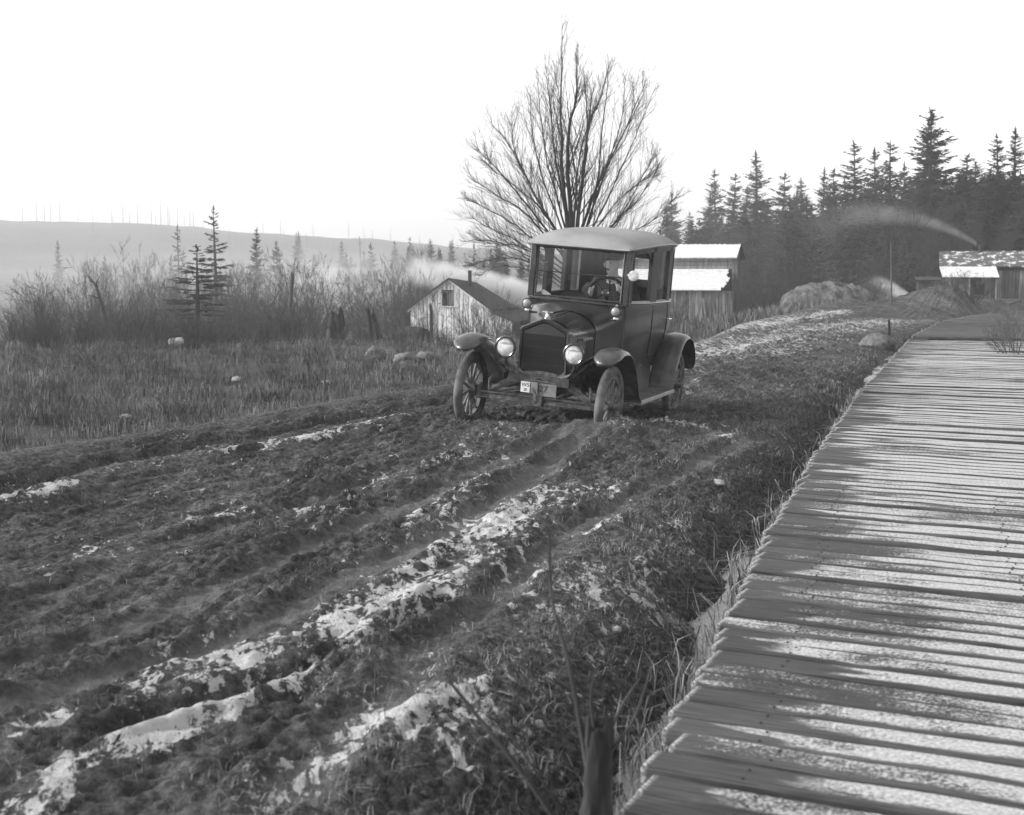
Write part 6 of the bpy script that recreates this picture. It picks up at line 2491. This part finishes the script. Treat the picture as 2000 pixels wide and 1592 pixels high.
def plume(name, label, loc, rotz, length, c1, c2, w0, w1, dens, nscale=1.2, fade_start=0.0, tail=1.0):
    """smoke drifting along local +X; centre height c1*x + c2*x^2, half-width w0 + w1*x"""
    def dn(nt):
        p = coords(nt, 'Object')
        s = nt.nodes.new('ShaderNodeSeparateXYZ')
        nt.links.new(p, s.inputs[0])
        x, y, z = s.outputs
        zc = mth(nt, 'MULTIPLY', x, mth(nt, 'MULTIPLY_ADD', x, c2, c1))
        dz_ = mth(nt, 'SUBTRACT', z, zc)
        w = mth(nt, 'MULTIPLY_ADD', x, w1, w0)
        r2 = mth(nt, 'DIVIDE', mth(nt, 'ADD', mth(nt, 'MULTIPLY', y, y), mth(nt, 'MULTIPLY', dz_, dz_)), mth(nt, 'MULTIPLY', w, w))
        core_ = mth(nt, 'SUBTRACT', 1.0, r2, clamp=True)
        core_ = mth(nt, 'MULTIPLY', core_, core_)
        nz = noise_node(nt, nscale, 3, p, 0.6)
        nz = sstep(nt, 0.25, 0.75, nz)
        fall = mth(nt, 'POWER', mth(nt, 'SUBTRACT', 1.0, mth(nt, 'DIVIDE', x, length), clamp=True), tail)
        lead = sstep(nt, 0.0, max(fade_start, 0.01), x)
        # thinner as it widens
        thin = mth(nt, 'DIVIDE', w0, w)
        d = mth(nt, 'MULTIPLY', mth(nt, 'MULTIPLY', core_, mth(nt, 'MULTIPLY_ADD', nz, 0.8, 0.2)), mth(nt, 'MULTIPLY', fall, thin))
        d = mth(nt, 'MULTIPLY', d, lead)
        return mth(nt, 'MULTIPLY', d, dens)
    mat = volume_mat(name, dn)
    mb = MB()
    pts, rs = [], []
    for k in range(15):
        x = length * k / 14
        pts.append((x, 0, c1 * x + c2 * x * x))
        rs.append((w0 + w1 * x) * 1.04)
    mb.tube(pts, rs, 14)
    o = build('chimney_smoke', mb, mat, None, fix=True, loc=loc, rot=(0, 0, rotz))
    tag(o, label, 'smoke')
    return o


# smoke blowing left from a chimney hidden behind the car, over the hut
s0 = at_y(1075, 588, 58)
plume('smoke_a', 'bright smoke streak drifting left from behind the car over the hut roof', tuple(s0), PI - 0.10, 6.2, 0.27, -0.008, 0.66, 0.03, 18.0, 1.3, 0.2, 0.8)
# cabin stove smoke, arching to the left
s1 = at_y(1909, 477, 67.5)
plume('smoke_b', 'pale smoke plume arching left from the far cabin chimney', tuple(s1), PI - 0.05, 8.2, 0.62, -0.066, 0.17, 0.12, 2.8, 0.8, 0.1, 0.6)
# low bright puff beside the lean-to hut
s2 = at_y(1784, 592, 60)
plume('smoke_c', 'small bright white smoke puff beside the road at the foot of the wood', tuple(s2), PI, 2.3, 0.85, -0.20, 0.30, 0.10, 20.0, 2.5, 0.3, 2.2)


def mist(name, label, centre, radii, dens, nscale, seed):
    def dn(nt):
        p = coords(nt, 'Object')
        ln = nt.nodes.new('ShaderNodeVectorMath')
        ln.operation = 'LENGTH'
        nt.links.new(p, ln.inputs[0])
        core_ = sstep(nt, 1.0, 0.15, ln.outputs['Value'])
        mp = nt.nodes.new('ShaderNodeMapping')
        mp.inputs['Location'].default_value = (seed, seed * 2, 0)
        mp.inputs['Scale'].default_value = (1, 0.5, 1.6)
        nt.links.new(p, mp.inputs[0])
        nz = sstep(nt, 0.25, 0.8, noise_node(nt, nscale, 3, mp.outputs[0], 0.55))
        return mth(nt, 'MULTIPLY', mth(nt, 'MULTIPLY', core_, mth(nt, 'MULTIPLY_ADD', nz, 0.9, 0.1)), dens)
    me = rock(900 + seed, 1.0, 0.02)
    me.materials.append(volume_mat(name, dn))
    for v in me.vertices:
        v.co.y /= 0.8
        v.co *= 0.985
    o = link('drifting_mist', me, None, centre, (0, 0, 0), radii)
    o['kind'] = 'stuff'
    o['label'] = label
    return o


mist('mist_a', 'low smoke haze hanging in the hollow left of the white hut', tuple(at_y(660, 556, 84)), (8.5, 13, 2.9), 0.11, 2.6, 1)
mist('mist_b', 'thin mist lying in the valley at the left', tuple(at_y(330, 560, 115)), (24, 42, 4.6), 0.022, 3.0, 2)

# even winter haze around everything
mb = MB()
mb.box(-1600, 1600, -1600, 1600, -14, 62)
haze = build('haze', mb, volume_mat('haze', lambda nt: 0.0013, 0.3, 1.0), None)
haze['kind'] = 'stuff'
